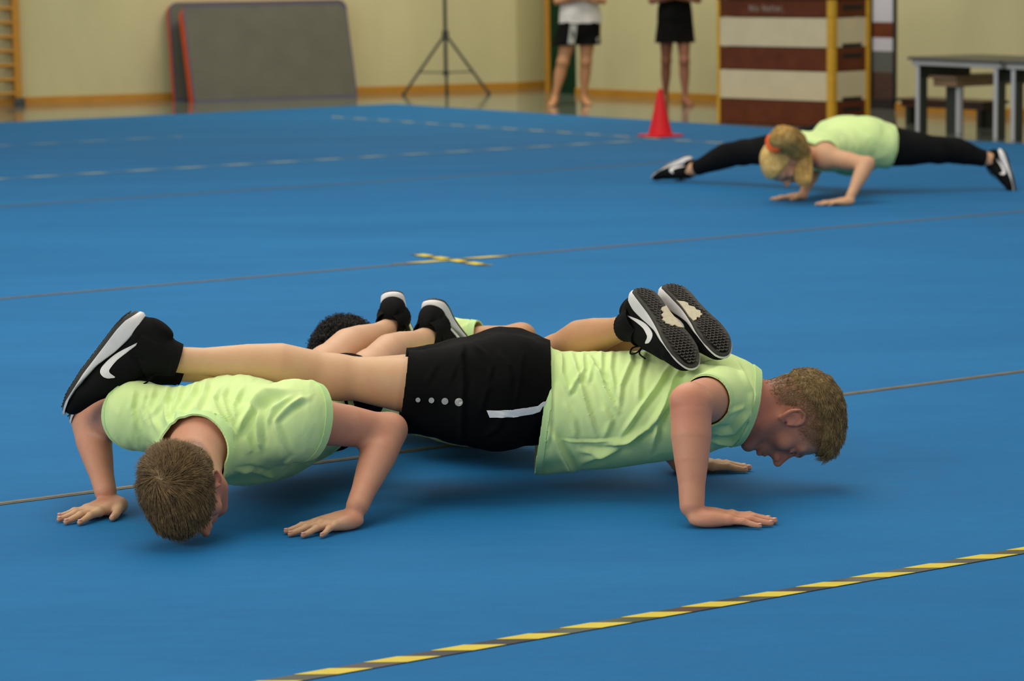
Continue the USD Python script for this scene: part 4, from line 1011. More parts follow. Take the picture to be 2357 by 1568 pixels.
def patch(poly, tm, d, off=.003, sub=2, t=.0008):
    "a flat print laid on cloth: poly in photo pixels at the cloth, dropped along d onto it"
    V2, T2 = trimesh.creation.triangulate_polygon(poly.segmentize(8), engine='earcut')
    mm = trimesh.Trimesh(np.column_stack([V2, np.zeros(len(V2))]), T2, process=False)
    for _ in range(sub): mm = mm.subdivide()
    V2, T2 = mm.vertices[:, :2], mm.faces
    o = np.array([at(x, y, YB - .6) for x, y in V2]); d = np.array([nrm(ray(x, y)) for x, y in V2])
    loc, ri, _ = tm.ray.intersects_location(o, d, multiple_hits=False)
    P = np.full((len(o), 3), np.nan); P[ri] = loc
    ok = ~np.isnan(P[:, 0])
    if not ok.all():
        from scipy.spatial import cKDTree
        P[~ok] = P[ok][cKDTree(V2[ok]).query(V2[~ok])[1]]
    return solidify(P - d * off, T2[:, ::-1], t)
for (x, y), r in (((962, 921), 5.5), ((993, 922), 6.5), ((1024, 924), 7.8), ((1056, 926), 9.3)):
    put(shB, 'reflective_dot', patch(Point(x, y).buffer(r, 12), tmS, None, sub=1), 'reflective_grey', False)
put(shB, 'reflective_stripe', patch(Polygon([(1120, 945), (1150, 945.5), (1182, 944), (1215, 939), (1238, 935), (1252, 925), (1262, 924), (1262, 934), (1250, 936), (1243, 948), (1226, 954), (1180, 961), (1127, 962)]), tmS, None), 'reflective_white', False, 'white reflective stripe')
shoe(PB, ankR + SH, TR, NR, (0, -1, 0), 1.07, leg_dir=kneeR - ankR, leg_at=ankR, label='black trainer with thick white sole and a white tick mark')
shoe(PB, ankL + SH, TR, NR, (0, 1, 0), 1.07, leg_dir=kneeL - ankL, leg_at=ankL)
# ---------------------------------------------------------------- the man on the left, head towards the camera
bA = nrm([.307, .95, 0]); lA = np.array([.95, -.307, 0])
FA = Field((-1.36, 6.50, -.01), (.02, 8.55, .56), .004)
hA = Head(at(436, 1124, 6.72), (-.36, -.93, .0), (.30, .02, -.95), .96)
PA = thing('person', (-.6, 7.2, 0), 'person doing a push-up with the head towards the camera, short-sleeved light green t-shirt', 'person', None)
sA = np.array([-.737, 6.955, .232])
cA = lambda t, z: sA * [1, 1, 0] + bA * t + UP * z
FA.loft([cA(-.085, .196), cA(.0, .207), cA(.07, .214), cA(.17, .210), cA(.30, .200), cA(.42, .196), cA(.54, .200), cA(.64, .195)], [.078, .140, .172, .172, .155, .142, .162, .135], [.055, .074, .092, .112, .108, .098, .112, .090], UP, k=.03)
shAR, elAR = at(318, 956, 7.09), at(204, 962, 7.30)
shAL, elAL = at(684, 966, 6.93), at(893, 992, 7.06)
heelAR = ground(272, 1180); wrAR = heelAR + np.array([-.032, .012, .052])
heelAL = ground(812, 1213); wrAL = heelAL + np.array([.012, .008, .050])
for s_, e_, w_ in ((shAR, elAR, wrAR), (shAL, elAL, wrAL)):
    FA.ell(s_, (.070, .070, .066), k=.04); arm(FA, s_, e_, w_, 1.0)
FA.ell(elAL + np.array([.018, -.012, .012]), .02, k=.02)
tipsA = hand(FA, heelAR, (-.62, -.78, 0), (.78, -.62, 0), spread=1.35, sc=.95) + hand(FA, heelAL, (-.74, -.67, 0), (-.67, .74, 0), spread=1.2, sc=.94)
hA.build(FA)
FA.loft([cA(.0, .215), cA(-.085, .198), hA.w((0, -.02, -.05))], [.080, .064, .058], k=.03)
for s_ in (shAR, shAL): FA.loft([cA(-.03, .215), s_ + UP * .005], [.055, .05], k=.04)
ankA = [at(905, 752, 8.22), at(992, 772, 8.16)]; kneA = [at(752, 840, 7.80), at(852, 850, 7.76)]
for i, sg in enumerate((-1, 1)):
    FA.loft([cA(.56, .20) + lA * sg * .08, cA(.60, .21) + lA * sg * .085], [.11, .10], k=.04)
    leg(FA, cA(.57, .198) + lA * sg * .085, kneA[i], ankA[i], .93)
TA = [nrm([.10, .65, -.75]), nrm([.30, .62, -.72])]; NA = [nrm([0, -.75, -.66]), nrm([-.15, -.72, -.68])]
for i in (0, 1): FA.loft([ankA[i], ankA[i] + TA[i] * .05 - NA[i] * .03, ankA[i] + TA[i] * .13 - NA[i] * .05], [.034, .034, .025], k=.02)
av, af = finish_mesh(FA)
lp = hA.l(av); inh = np.linalg.norm(lp, axis=1) < .19
flush = np.where(inh & (lp[:, 1] > -.02), .65, 0) + .35 * near(av, elAL + [.03, -.03, 0], .05) + .6 * near(av, cA(-.08, .24), .10) + .5 * near(av, hA.w((-.085, -.01, .0)), .03) + .35 * near(av, shAL, .17)
for a_, b_ in ((shAR, elAR), (elAR, wrAR), (shAL, elAL), (elAL, wrAL)): flush = np.maximum(flush, .5 * smoothstep(.10, .05, seg_dist(av, np.array(a_), np.array(b_))))
for p, d, r in tipsA: flush += .45 * near(av, p, .016)
lowA = np.interp(lp[:, 1], [-.12, -.1, -.06, -.037, -.02, .01, .026, .05, .08, .09], [-.085, -.085, -.065, -.045, -.01, .03, .012, .04, .075, .076])
stub = np.where(inh, smoothstep(-.004, .018, lp[:, 2] - lowA), 0) * .9
stub = np.maximum(stub, np.where(inh, np.exp(-((np.abs(np.abs(lp[:, 0]) - .032)) / .015) ** 4) * np.exp(-((lp[:, 2] - .034) / .005) ** 2) * (lp[:, 1] > .06), 0) * .8)
put(PA, 'body', (av, af), 'skin_pink', True, prims={'flush': np.clip(flush, 0, 1), 'stubble': np.clip(stub, 0, 1)})
nails(PA, tipsA)
for x in (-1, 1):
    m = trimesh.creation.icosphere(2, 1.0); put(PA, 'eye', (hA.w(m.vertices * [.0095, .004, .0032] + [x * .031, .0875, .0105]), m.faces), 'eye_dark')
topA = lambda l: l[:, 2] - np.interp(l[:, 1], [-.12, -.1, -.06, -.04, -.02, .01, .026, .05, .08, .1], [-.078, -.076, -.056, -.034, .0, .036, .026, .05, .078, .074])
capA, hv, hf = hair_cap(PA, hA, 'hair_brown', topA, .008, 7, .003, 60.0, lift=lambda l: .007 * smoothstep(.02, .08, l[:, 2]))
rng = np.random.default_rng(8)
p, n = sample(hv, hf, 13000, rng); l = hA.l(p)
wh = np.array([.0, -.050, .128]); dv = l - wh; dv /= np.linalg.norm(dv, axis=1, keepdims=True)
sw = np.cross(np.tile([0, 0, 1.0], (len(p), 1)), dv) * np.exp(-np.linalg.norm(l - wh, axis=1) / .03)[:, None]
fl = dv * .6 + sw * 1.3 + np.stack([.25 * np.ones(len(p)), .7 * smoothstep(-.05, .04, l[:, 1]), np.zeros(len(p))], -1) + rng.normal(0, .16, (len(p), 3))
cl = np.sin(l[:, 0] * 260 + np.sin(l[:, 1] * 90) * 2) * .5
Ls = np.interp(l[:, 2], [-.08, 0, .05, .1], [.006, .012, .026, .042]) * rng.uniform(.7, 1.15, len(p)) * np.clip(topA(l) / .02, .3, 1)
S = strands(p, n, fl @ hA.M, Ls, (.24 + .16 * cl) * rng.uniform(.5, 1.3, len(p)), rng, 6)
curves(capA, 'hair_strands', S, [.0012, .0012, .0011, .001, .0008, .0004], 'hair_brown', kind='stuff')
# t-shirt
FT = Field((-1.28, 6.72, .0), (-.14, 7.75, .45), .004)
FT.loft([cA(-.10, .188), cA(.0, .200), cA(.07, .208), cA(.17, .196), cA(.30, .182), cA(.42, .182), cA(.52, .190), cA(.60, .195)], [.095, .155, .184, .188, .176, .168, .176, .17], [.072, .090, .106, .136, .136, .128, .132, .125], UP, k=.03)
for s_, e_ in ((shAR, elAR), (shAL, elAL)):
    q_ = 0 if s_ is shAL else 1
    FT.ell(s_, ((.078, .078, .072), (.066, .066, .062))[q_], k=.06)
    FT.loft([cA(.12, .215), s_], [.10, (.078, .064)[q_]], k=.06)
    FT.loft([s_, s_ + (e_ - s_) * .72], ([.078, .065], [.062, .054])[q_], k=.06)
FT.loft([cA(.0, .215), cA(-.11, .192)], [.092, .080], k=.03)
nA = nrm(hA.w((0, -.02, -.05)) - cA(.06, .235))
neckA = lambda v: (at(452, 1000, 6.845) - v) @ nrm(UP * .25 - bA * .9)
hemA = lambda v: (cA(.50, 0) - v) @ bA
K8 = lambda X, Y: (240 + X / 4.365, 860 + Y / 4.365)
LA = [([(650, 110), (610, 260), (640, 450), (720, 640)], 9, 5), ([(930, 60), (890, 220), (800, 330), (740, 480), (715, 640)], 10, 6), ([(1030, 60), (990, 230), (900, 400)], 10, 5), ([(1200, 110), (1090, 270), (1180, 480), (1320, 650)], 9, 5),
      ([(1250, 110), (1180, 230), (1240, 430), (1310, 600)], 9, 5), ([(1400, 130), (1290, 330), (1330, 470)], 8, 4), ([(1870, 180), (1640, 190), (1520, 320), (1400, 470), (1330, 600)], 12, 8), ([(1640, 200), (1560, 330), (1550, 650), (1570, 760)], 10, 6),
      ([(1900, 220), (1700, 350), (1640, 520)], 9, 4), ([(2060, 240), (1850, 330), (1720, 480), (1740, 560), (1850, 790)], 9, 5), ([(1320, 980), (1470, 970), (1680, 1020), (1880, 860)], 7, 4),
      ([(300, 160), (270, 350), (330, 560)], 9, 4), ([(500, 130), (440, 340), (560, 600)], 9, 4), ([(620, 260), (560, 330), (480, 420)], 8, 4), ([(2000, 230), (1920, 300), (1800, 420)], 8, 3),
      ([(1400, 620), (1480, 800)], 12, 4), ([(420, 170), (380, 360), (440, 520)], 9, 3.5), ([(780, 90), (740, 260), (660, 420)], 8, 4)]
LA = [([K8(*q) for q in p], w * .66, h * .0021) for p, w, h in LA]
def foldA(v, n):
    c = nrm(CO - cA(.1, .3)); d = creases(v, n, LA, proj(v), smoothstep(-.25, .3, n @ c))
    u = np.stack([(v @ lA) * 30 + (v @ bA) * 8, (v @ bA) * 7, v[:, 2] * 9], -1)
    return d + (1 - np.abs(meshkit.fbm(u, 3, 14) - .5) * 2.6 - .62) * .005
garment(PA, 't_shirt', FT, 'green_jersey', [hemA, neckA, slv(shAR, elAR, .14), slv(shAL, elAL, .18)], FA, .006, foldA, label='light green t-shirt with a ribbed neck band',
        band=[('neck_band', neckA, .020), ('sleeve_hem', slv(shAR, elAR, .14), .022), ('sleeve_hem', slv(shAL, elAL, .18), .022), ('bottom_hem', hemA, .02)], band_mat='green_rib')
FP = Field((-.92, 7.28, .0), (-.10, 8.0, .46), .005)
FP.loft([cA(.47, .195), cA(.55, .200), cA(.64, .200)], [.160, .178, .16], [.118, .135, .125], UP, k=.03)
for i, sg in enumerate((-1, 1)):
    hp = cA(.57, .20) + lA * sg * .088; FP.loft([hp, hp + (kneA[i] - hp) * .45, hp + (kneA[i] - hp) * .9], [.112, .100, .09], k=.03)
def cutA(i, sg):
    hp = cA(.57, .20) + lA * sg * .088; d = nrm(kneA[i] - hp); c = hp + (kneA[i] - hp) * .50
    return lambda v: np.where(((v - cA(.5, .2)) @ lA) * sg > -.004, (c - v) @ d, 1.0)
garment(PA, 'shorts', FP, 'black_sportswear', [lambda v: (v - cA(.46, 0)) @ bA, cutA(0, -1), cutA(1, 1)], FA, .006, lambda v, n: (meshkit.fbm(v * [20, 14, 12], 3, 5) - .5) * .016)
for i, sg in enumerate((-1, 1)):
    shoe(PA, ankA[i] + UP * .012, TA[i], NA[i], lA * sg, 1.0, leg_dir=kneA[i] - ankA[i])

# ---------------------------------------------------------------- the man behind, face down, feet on the other man's back
hdC = nrm([-.53, .85, 0]); rC = np.array([.85, .53, 0])
FC = Field((-.98, 7.02, -.01), (.68, 8.98, .62), .005)
PC = thing('person', (-.15, 8.0, 0), 'person with curly black hair face down behind, ribbed shoe soles turned to the camera', 'person', None)
C7 = np.array([-.37, 8.36, .195])
cC = lambda t, z: C7 * [1, 1, 0] - hdC * t + UP * z
FC.loft([cC(0, .195), cC(.06, .188), cC(.17, .17), cC(.3, .155), cC(.42, .15), cC(.54, .165), cC(.62, .17)], [.08, .17, .17, .155, .145, .162, .14], [.06, .085, .108, .105, .098, .112, .09], UP, k=.03)
hC = Head(np.array([-.495, 8.63, .160]), hdC + np.array([0, 0, -.12]), (-.1, -.12, -.98), .96)
hC.build(FC)
FC.loft([cC(.04, .20), cC(0, .19), hC.w((0, -.02, -.05))], [.08, .062, .057], k=.03)
shCR, elCR = cC(.045, .222) + rC * .185, at(1196, 780, 8.36)
shCL, elCL = cC(.045, .160) - rC * .185, cC(.25, .17) - rC * .38
hlCR, hlCL = elCR * [1, 1, 0] + hdC * .12 + rC * .02, elCL * [1, 1, 0] + hdC * .14
for a, e, h_ in ((shCR, elCR, hlCR), (shCL, elCL, hlCL)):
    FC.ell(a, .066, k=.04); arm(FC, a, e, h_ + UP * .05)
hand(FC, hlCR, hdC, -rC); hand(FC, hlCL, hdC, rC)
ankC = [at(1462, 744, 7.28), at(1532, 736, 7.34)]; kneC = [at(1280, 818, 7.56), at(1385, 822, 7.66)]
for i, sg in enumerate((-1, 1)):
    FC.loft([cC(.55, .165) + rC * sg * .08, cC(.6, .17) + rC * sg * .085], [.11, .1], k=.04)
    leg(FC, cC(.57, .165) + rC * sg * .085, kneC[i], ankC[i], .92)
TC = nrm([.445, -.66, -.60]); NC = np.array([-.34, .50, -.80]); TC2 = nrm([.47, -.70, -.53])
for i in (0, 1): FC.loft([ankC[i], ankC[i] + (TC, TC2)[i] * .05 - nrm(NC) * .03, ankC[i] + (TC, TC2)[i] * .13 - nrm(NC) * .05], [.034, .034, .025], k=.02)
cv, cf = finish_mesh(FC)
put(PC, 'body', (cv, cf), 'skin_tan', True, prims={'flush': np.zeros(len(cv)), 'stubble': np.where(np.linalg.norm(hC.l(cv), axis=1) < .18, smoothstep(.0, .02, hC.l(cv)[:, 2] - np.interp(hC.l(cv)[:, 1], [-.1, 0, .09], [-.05, .02, .075])), 0)})
topC = lambda l: l[:, 2] - np.interp(l[:, 1], [-.12, -.06, -.02, .02, .06, .1], [-.07, -.05, -.01, .03, .06, .075])
capC, hv, hf = hair_cap(PC, hC, 'hair_black', topC, .013, 11, .010, 45.0, h=.004, name='curly_hair')
rng = np.random.default_rng(9); p, n = sample(hv, hf, 6500, rng)
S = strands(p, n, rng.normal(0, 1, (len(p), 3)), rng.uniform(.012, .026, len(p)), 2.0, rng, 8, curl=.004)
curves(capC, 'hair_strands', S, .0013, 'hair_black', kind='stuff')
FT = Field((-.85, 7.5, -.02), (.35, 8.75, .45), .005)
FT.loft([cC(-.01, .19), cC(.06, .183), cC(.17, .155), cC(.3, .14), cC(.42, .14), cC(.54, .14)], [.1, .18, .185, .175, .17, .175], [.075, .092, .122, .13, .13, .13], UP, k=.03)
for s_, e_ in ((shCR, elCR), (shCL, elCL)):
    FT.ell(s_, .08, k=.05); FT.loft([s_, s_ + (e_ - s_) * .72], [.076, .062], k=.05)
neckC = lambda v: (cC(-.035, .19) - v) @ hdC
hemC = lambda v: (v - cC(.50, 0)) @ hdC
garment(PC, 't_shirt', FT, 'green_jersey', [hemC, neckC, slv(shCR, elCR, .46), slv(shCL, elCL, .46)], FC, .006, lambda v, n: (1 - np.abs(meshkit.fbm(np.stack([(v @ hdC) * 22, (v @ rC) * 9, v[:, 2] * 9], -1), 3, 21) - .5) * 2.6 - .6) * .010,
        band=[('neck_band', neckC, .02), ('sleeve_hem', slv(shCR, elCR, .46), .02)], band_mat='green_rib')
FP = Field((-.45, 7.25, .0), (.48, 8.1, .46), .005)
FP.loft([cC(.46, .155), cC(.55, .165), cC(.63, .17)], [.16, .178, .16], [.115, .132, .12], UP, k=.03)
for i, sg in enumerate((-1, 1)):
    hp = cC(.57, .165) + rC * sg * .088; FP.loft([hp, hp + (kneC[i] - hp) * .45, hp + (kneC[i] - hp) * .85], [.115, .105, .098], k=.03)
def cutC(i, sg):
    hp = cC(.57, .165) + rC * sg * .088; d = nrm(kneC[i] - hp); c = hp + (kneC[i] - hp) * .62
    return lambda v: np.where(((v - cC(.5, .2)) @ rC) * sg > -.004, (c - v) @ d, 1.0)
garment(PC, 'shorts', FP, 'black_sportswear', [lambda v: (cC(.47, 0) - v) @ hdC, cutC(0, -1), cutC(1, 1)], FC, .006, lambda v, n: (meshkit.fbm(v * 16, 3, 6) - .5) * .014)
for i, sg in enumerate((-1, 1)):
    shoe(PC, ankC[i], (TC, TC2)[i], NC, rC * sg, .97, leg_dir=kneC[i] - ankC[i], label='black trainer with a dark ribbed sole turned to the camera')
# ---------------------------------------------------------------- the woman further back, legs wide apart
PE = thing('person', (1.9, 16.3, 0), 'person with an orange hair tie doing a wide-legged push-up in black leggings', 'person', None)
FE = Field((.72, 15.35, -.01), (3.05, 17.9, .62), .009)
ne = at(1850, 352, 15.95); pe = at(1968, 336, 16.45); axE = nrm((ne - pe) * [1, 1, 0]); rE = np.array([axE[1], -axE[0], 0])     # rE: her right hand side
mixE = lambda t: pe + (ne - pe) * t
FE.loft([mixE(-.06), mixE(.12), mixE(.4), mixE(.66), mixE(.88), mixE(1.0)], [.13, .16, .13, .14, .155, .07], [.11, .125, .095, .105, .085, .055], UP, k=.03)
for sg in (-1, 1): FE.ell(mixE(.02) + rE * sg * .08 + UP * .05, (.11, .095, .095), k=.04)
hE = Head(at(1806, 374, 15.80), (-.80, -.42, .10), (-.12, -.22, -.95), 1.06); hE.build(FE)
FE.loft([mixE(.95), mixE(1.0), hE.w((0, -.02, -.05))], [.07, .05, .047], k=.03)
shEL = at(1900, 360, 15.88); elEL = at(1994, 378, 15.72); hlEL = ground(1958, 472)
shER = at(1838, 335, 16.10); elER = at(1872, 392, 16.25); hlER = ground(1852, 460)
for a, e, h_ in ((shEL, elEL, hlEL), (shER, elER, hlER)):
    FE.loft([mixE(.84), a], [.075, .064], k=.04); FE.ell(a, .066, k=.04); arm(FE, a, e, h_ + UP * .05, .95)
hand(FE, hlEL, (-.97, -.2, 0), (-.3, .9, 0), thumb=.8, k=.003); hand(FE, hlER, (-.98, -.1, 0), (.1, -.9, 0), k=.003)
hpE = [mixE(.02) - rE * .09, mixE(.02) + rE * .09]
knE = [at(2160, 345, 16.45), at(1712, 350, 17.05)]; anE = [at(2282, 368, 16.5), at(1588, 392, 17.35)]
for i in (0, 1): leg(FE, hpE[i] + UP * .02, knE[i], anE[i], 1.22)
TE = [nrm([.25, -.25, -.95]), nrm([-.80, .1, -.42])]; NE = [nrm([-.9, .2, -.3]), nrm([.40, -.25, -.9])]
for i in (0, 1): FE.loft([anE[i], anE[i] + TE[i] * .06 - NE[i] * .03], [.034, .03], k=.02)
ev, ef = finish_mesh(FE)
lpE = hE.l(ev); inh = np.linalg.norm(lpE, axis=1) < .18
flush = np.where(inh, .45, .15); stub = np.where(inh, smoothstep(0, .02, lpE[:, 2] - np.interp(lpE[:, 1], [-.1, 0, .09], [-.06, .02, .075])), 0) * 0
put(PE, 'body', (ev, ef), 'skin_fair', True, prims={'flush': flush, 'stubble': stub})
for x in (-1, 1):
    m = trimesh.creation.icosphere(2, 1.0); put(PE, 'eye', (hE.w(m.vertices * [.011, .005, .004] + [x * .031, .087, .0105]), m.faces), 'eye_dark')
capE, hv, hf = hair_cap(PE, hE, 'hair_blond', lambda l: l[:, 2] - np.interp(l[:, 1], [-.12, -.06, -.02, .02, .06, .1], [-.06, -.05, -.01, .03, .06, .075]), .010, 4, .003, 60.0, h=.005)
tie = at(1784, 328, 15.66); rng = np.random.default_rng(3)
m = trimesh.creation.torus(.034, .024, 24, 12); put(PE, 'hair_tie', place(m, *tie, np.array([rE, UP, axE])), 'scrunchie_orange', True, 'bright orange hair tie')
end = at(1850, 412, 15.74); mid = at(1838, 352, 15.80)
cl = spl([tie, tie + np.array([.05, -.02, .03]), mid, end], 14); n_ = 1500
off = rng.normal(0, 1, (n_, 3)); off /= np.linalg.norm(off, axis=1, keepdims=True); off *= rng.random((n_, 1)) ** .4
wdt = np.interp(np.linspace(0, 1, 14), [0, .15, .55, 1], [.025, .055, .082, .045])
pt = Field(cl.min(0) - .08, cl.max(0) + .08, .006); pt.loft(cl, wdt * .85, k=.01); pv, pf = finish_mesh(pt)
pv = pv + vnormals(pv, pf) * ((meshkit.fbm(pv * [60, 60, 20], 3, 2) - .5) * .014)[:, None]
tail = put(PE, 'ponytail', (pv, pf), 'hair_blond', True)
S = cl[None] + off[:, None] * wdt[None, :, None] * 1.02; curves(tail, 'hair_strands', S, .002, 'hair_blond', kind='stuff')
FL = Field((.95, 16.0, .0), (2.85, 17.6, .62), .009)
for i in (0, 1):
    limb(FL, hpE[i], knE[i], [(0, .126, .02), (.25, .122, .01), (.6, .100, 0), (.88, .080, 0), (1, .073, 0)], UP, k=.03)
    limb(FL, knE[i], anE[i], [(0, .072, 0), (.15, .074, .008), (.32, .076, .014), (.5, .068, .010), (.75, .052, .002), (.88, .047, 0)], UP, k=.025)
    FL.ell(mixE(.02) + rE * (-1, 1)[i] * .08 + UP * .05, (.118, .103, .103), k=.04)
FL.loft([mixE(-.06), mixE(.12), mixE(.3)], [.14, .17, .15], [.12, .133, .11], UP, k=.03)
def lcut(i):
    d = nrm(anE[i] - knE[i]); c = knE[i] + (anE[i] - knE[i]) * .86
    return lambda v: np.where(np.linalg.norm(v - c, axis=1) < .25, (c - v) @ d, 1.0)
garment(PE, 'leggings', FL, 'black_leggings', [lcut(0), lcut(1), lambda v: (mixE(.28) - v) @ axE], FE, .006, None, .003)
FT = Field((1.35, 15.6, .0), (2.45, 17.0, .62), .009)
FT.loft([mixE(-.14) - UP * .01, mixE(.1) - UP * .01, mixE(.35) - UP * .01, mixE(.66) - UP * .005, mixE(.88), mixE(1.02)], [.170, .182, .160, .150, .145, .09], [.150, .155, .122, .112, .098, .07], UP, k=.03)
for sg in (-1, 1): FT.ell(mixE(.02) + rE * sg * .07 + UP * .055, (.134, .12, .116), k=.05)
for a in (shEL, shER): FT.ell(a + (mixE(.8) - a) * .35, .080, k=.05)
sld = lambda a, sg: (lambda v: seg_dist(v, a + rE * sg * .012, (elEL if sg < 0 else elER)) - .082)
nkE = lambda v: (mixE(1.03) - v) @ nrm(axE - .15 * UP)
hmE = lambda v: (v - mixE(-.10)) @ axE
garment(PE, 'tank_top', FT, 'green_jersey', [sld(shEL, -1), sld(shER, 1), nkE, hmE], Both(FE, FL), .009, lambda v, n: (1 - np.abs(meshkit.fbm(np.stack([(v @ axE) * 16, (v @ rE) * 8, v[:, 2] * 8], -1), 3, 31) - .5) * 2.6 - .6) * .012, .004, label='light green sleeveless top', band=[('neck_band', nkE, .02)], band_mat='green_rib')
shoe(PE, anE[0], TE[0], NE[0], (.2, -.9, .2), .92, label='black and white trainer'); shoe(PE, anE[1], TE[1], NE[1], (-.2, .5, .2), .92)

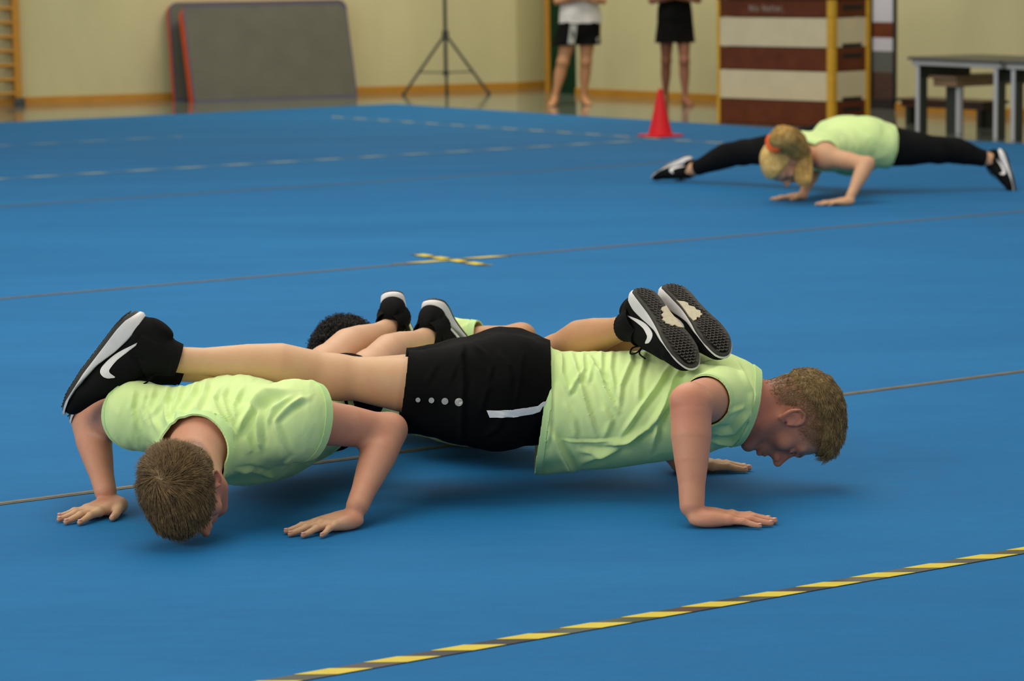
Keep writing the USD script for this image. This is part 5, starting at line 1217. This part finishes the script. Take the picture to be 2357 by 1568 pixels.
# ---------------------------------------------------------------- two people standing by the wall
def stander(px_feet, Yb, label, hair, skinm, top, bottom, hem, shirt_hem, seed, fold_arms, sc=.90, hair_long=False, dress=False, hipx=0.0, wide=1.0, legr=.92):
    fl_, fr_ = [np.array([*ground(x, y, HZ)[:2], HZ]) for x, y in px_feet]
    c = (fl_ + fr_) / 2 + np.array([hipx, 0, 0]); P = thing('person', c, label, 'person', None)
    F = Field(c + [-.55, -.5, -.01], c + [.55, .5, 1.62], .010)
    u = nrm(fr_ - fl_) * [1, 0, 0]; u = np.array([1.0, 0, 0]); fwd = np.array([0, -1.0, 0]); z = lambda q: c * [1, 1, 0] + UP * (HZ + q * sc)
    F.loft([z(.86), z(.95), z(1.08), z(1.2), z(1.34), z(1.42)], np.array([.13, .165, .14, .16, .175, .08]) * sc, np.array([.10, .12, .095, .11, .09, .06]) * sc, fwd, k=.03)
    hd = Head(z(1.60), UP, fwd + [.1, 0, -.1], sc); hd.build(F); F.loft([z(1.40), z(1.47), hd.w((0, -.02, -.05))], np.array([.07, .055, .052]) * sc, k=.03)
    feet = []
    for i, f_ in enumerate((fl_, fr_)):
        sg = (-1, 1)[i]; hip = z(.88) + u * sg * .085 * sc; an = f_ + UP * .085 * sc; kn = hip + (an - hip) * .53 + fwd * .025
        leg(F, hip, kn, an, legr * sc, -fwd)
        d = nrm(fwd + u * sg * .25)
        F.loft([f_ + UP * .035 * sc - d * .035 * sc, f_ + UP * .045 * sc + d * .02, f_ + UP * .03 * sc + d * .12 * sc, f_ + UP * .02 * sc + d * .17 * sc], np.array([.032, .036, .038, .024]) * sc, np.array([.034, .045, .028, .016]) * sc, UP, k=.02)
        for t_ in range(5): F.loft([f_ + UP * .014 * sc + d * .15 * sc + np.cross(UP, d) * (t_ - 2) * .016 * sc, f_ + UP * .011 * sc + d * (.205 - .007 * abs(t_ - 1.5)) * sc + np.cross(UP, d) * (t_ - 2) * .017 * sc], np.array([.011, .0095]) * sc, k=.005)
        feet.append(f_)
    arms = []
    for sg in (-1, 1):
        sh = z(1.36) + u * sg * .17 * sc; el = z(1.10) + u * sg * .235 * sc + fwd * .06
        wr = z(1.14) - u * sg * .08 * sc + fwd * (.20 + .03 * sg) if fold_arms else z(.84) + u * sg * .25 * sc + fwd * .12
        F.ell(sh, .06 * sc, k=.04); arm(F, sh, el, wr, .86 * sc); arms.append((sh, el))
        dh = nrm(wr - el); tvv = nrm(np.cross(dh, fwd)); M_ = np.array([dh, tvv, np.cross(dh, tvv)])
        F.loft([wr, wr + dh * .05, wr + dh * .085], np.array([.03, .038, .036]) * sc, np.array([.018, .017, .013]) * sc, M_[2], k=.015)
        for j, (o, l_) in enumerate(((-.027, .062), (-.009, .075), (.009, .07), (.027, .052))): F.loft([wr + dh * .08 + tvv * o * sc, wr + dh * (.08 + l_) * sc + tvv * o * 1.2 * sc], np.array([.0095, .0075]) * sc, k=.005)
        F.loft([wr + dh * .02 + tvv * .025, wr + dh * .06 + tvv * .055, wr + dh * .085 + tvv * .06], np.array([.013, .011, .009]) * sc, k=.008)
    v, f = finish_mesh(F); put(P, 'body', (v, f), skinm, True, prims={'flush': np.full(len(v), .1), 'stubble': np.zeros(len(v))})
    for x in (-1, 1):
        m = trimesh.creation.icosphere(2, 1.0); put(P, 'eye', (hd.w(m.vertices * [.010, .005, .0045] + [x * .031, .0865, .0115]), m.faces), 'eye_dark')
    hair_cap(P, hd, hair, lambda l: l[:, 2] - np.interp(l[:, 1], [-.12, -.06, -.02, .02, .06, .1], [-.12 if hair_long else -.06, -.08 if hair_long else -.05, -.02, .03, .06, .075]), .012, seed, .005, 50.0, h=.006)
    FS_ = Field(c + [-.5, -.45, .2], c + [.5, .45, 1.5], .010)
    FS_.loft([z(shirt_hem / sc), z(.95), z(1.08), z(1.2), z(1.34), z(1.43)], np.array([.19 * wide, .185 * wide, .165 * wide, .178, .186, .1]) * sc, np.array([.15, .145, .125, .13, .11, .075]) * sc, fwd, k=.03)
    for sh, el in arms: FS_.loft([sh, sh + (el - sh) * .7], np.array([.078, .068]) * sc, k=.05)
    FB_ = Field(c + [-.5, -.45, .2], c + [.5, .45, 1.2], .010)
    if dress:
        FB_.loft([z(hem / sc - .1), z(.75), z(.95), z(1.08)], np.array([.225, .20, .182, .158]) * sc, np.array([.16, .15, .14, .12]) * sc, fwd, k=.02)
    else:
        FB_.loft([z(.80), z(.95), z(1.06)], np.array([.185, .185, .16]) * sc, np.array([.14, .14, .12]) * sc, fwd, k=.03)
        for i, f_ in enumerate((fl_, fr_)):
            sg = (-1, 1)[i]; hp = z(.86) + u * sg * .09 * sc; e = hp + (f_ + UP * .085 - hp) * .60; FB_.loft([hp, hp + (e - hp) * .5, e], np.array([.105, .122, .132]) * sc * wide, k=.03)
    zc = lambda q, s: (lambda v: (v[:, 2] - (HZ + q)) * s)
    fold = lambda v, n: (meshkit.fbm(v * [22, 22, 8], 3, seed) - .5) * .018
    b, bv_, bf_ = garment(P, 'skirt' if dress else 'shorts', FB_, bottom, [zc(hem, 1), zc(1.03 * sc, -1)], F, .008, fold, .004)
    slc = [slv(sh, el, .48) for sh, el in arms]
    garment(P, 't_shirt', FS_, top, [zc(shirt_hem, 1), lambda v: (HZ + 1.415 * sc) - v[:, 2] - .4 * np.abs(v[:, 0] - c[0])] + slc, F, .010, fold, .004, band=[('neck_band', lambda v: (HZ + 1.415 * sc) - v[:, 2] - .4 * np.abs(v[:, 0] - c[0]), .02)])
    return P, b, trimesh.Trimesh(bv_, bf_, process=False), c
PF, shF, tmF, cF = stander([(1277, 243), (1344, 241)], 26.8, 'standing person in white top and black shorts with a white side stripe', 'hair_brown', 'skin_tan', 'white_jersey', 'black_sportswear', .57, .775, 41, True, hipx=.11, wide=1.2, legr=1.08)
def patchF(poly):
    V2, T2 = trimesh.creation.triangulate_polygon(poly.segmentize(3), engine='earcut'); o = np.array([at(x, y, cF[1] - .6) for x, y in V2]); d = np.array([nrm(ray(x, y)) for x, y in V2])
    loc, ri, _ = tmF.ray.intersects_location(o, d, multiple_hits=False); P = np.full((len(o), 3), np.nan); P[ri] = loc; ok = ~np.isnan(P[:, 0]); P = np.where(ok[:, None], P, P[ok].mean(0) if ok.any() else 0)
    return solidify(P - d * .006, T2[:, ::-1], .002)
put(shF, 'side_stripe', patchF(Polygon([(1312, 57), (1328, 57), (1326, 78), (1322, 102), (1307, 100), (1310, 78)])), 'reflective_grey', False, 'pale side stripe with blurred lettering')
put(shF, 'small_emblem', patchF(Point(1379, 91).buffer(6, 8)), 'reflective_grey', False)
stander([(1532, 240), (1577, 243)], 26.6, 'standing person in black clothes near the vault box, bare legs showing', 'hair_black', 'skin_deep', 'black_sportswear', 'black_sportswear', .585, .80, 51, True, dress=True)
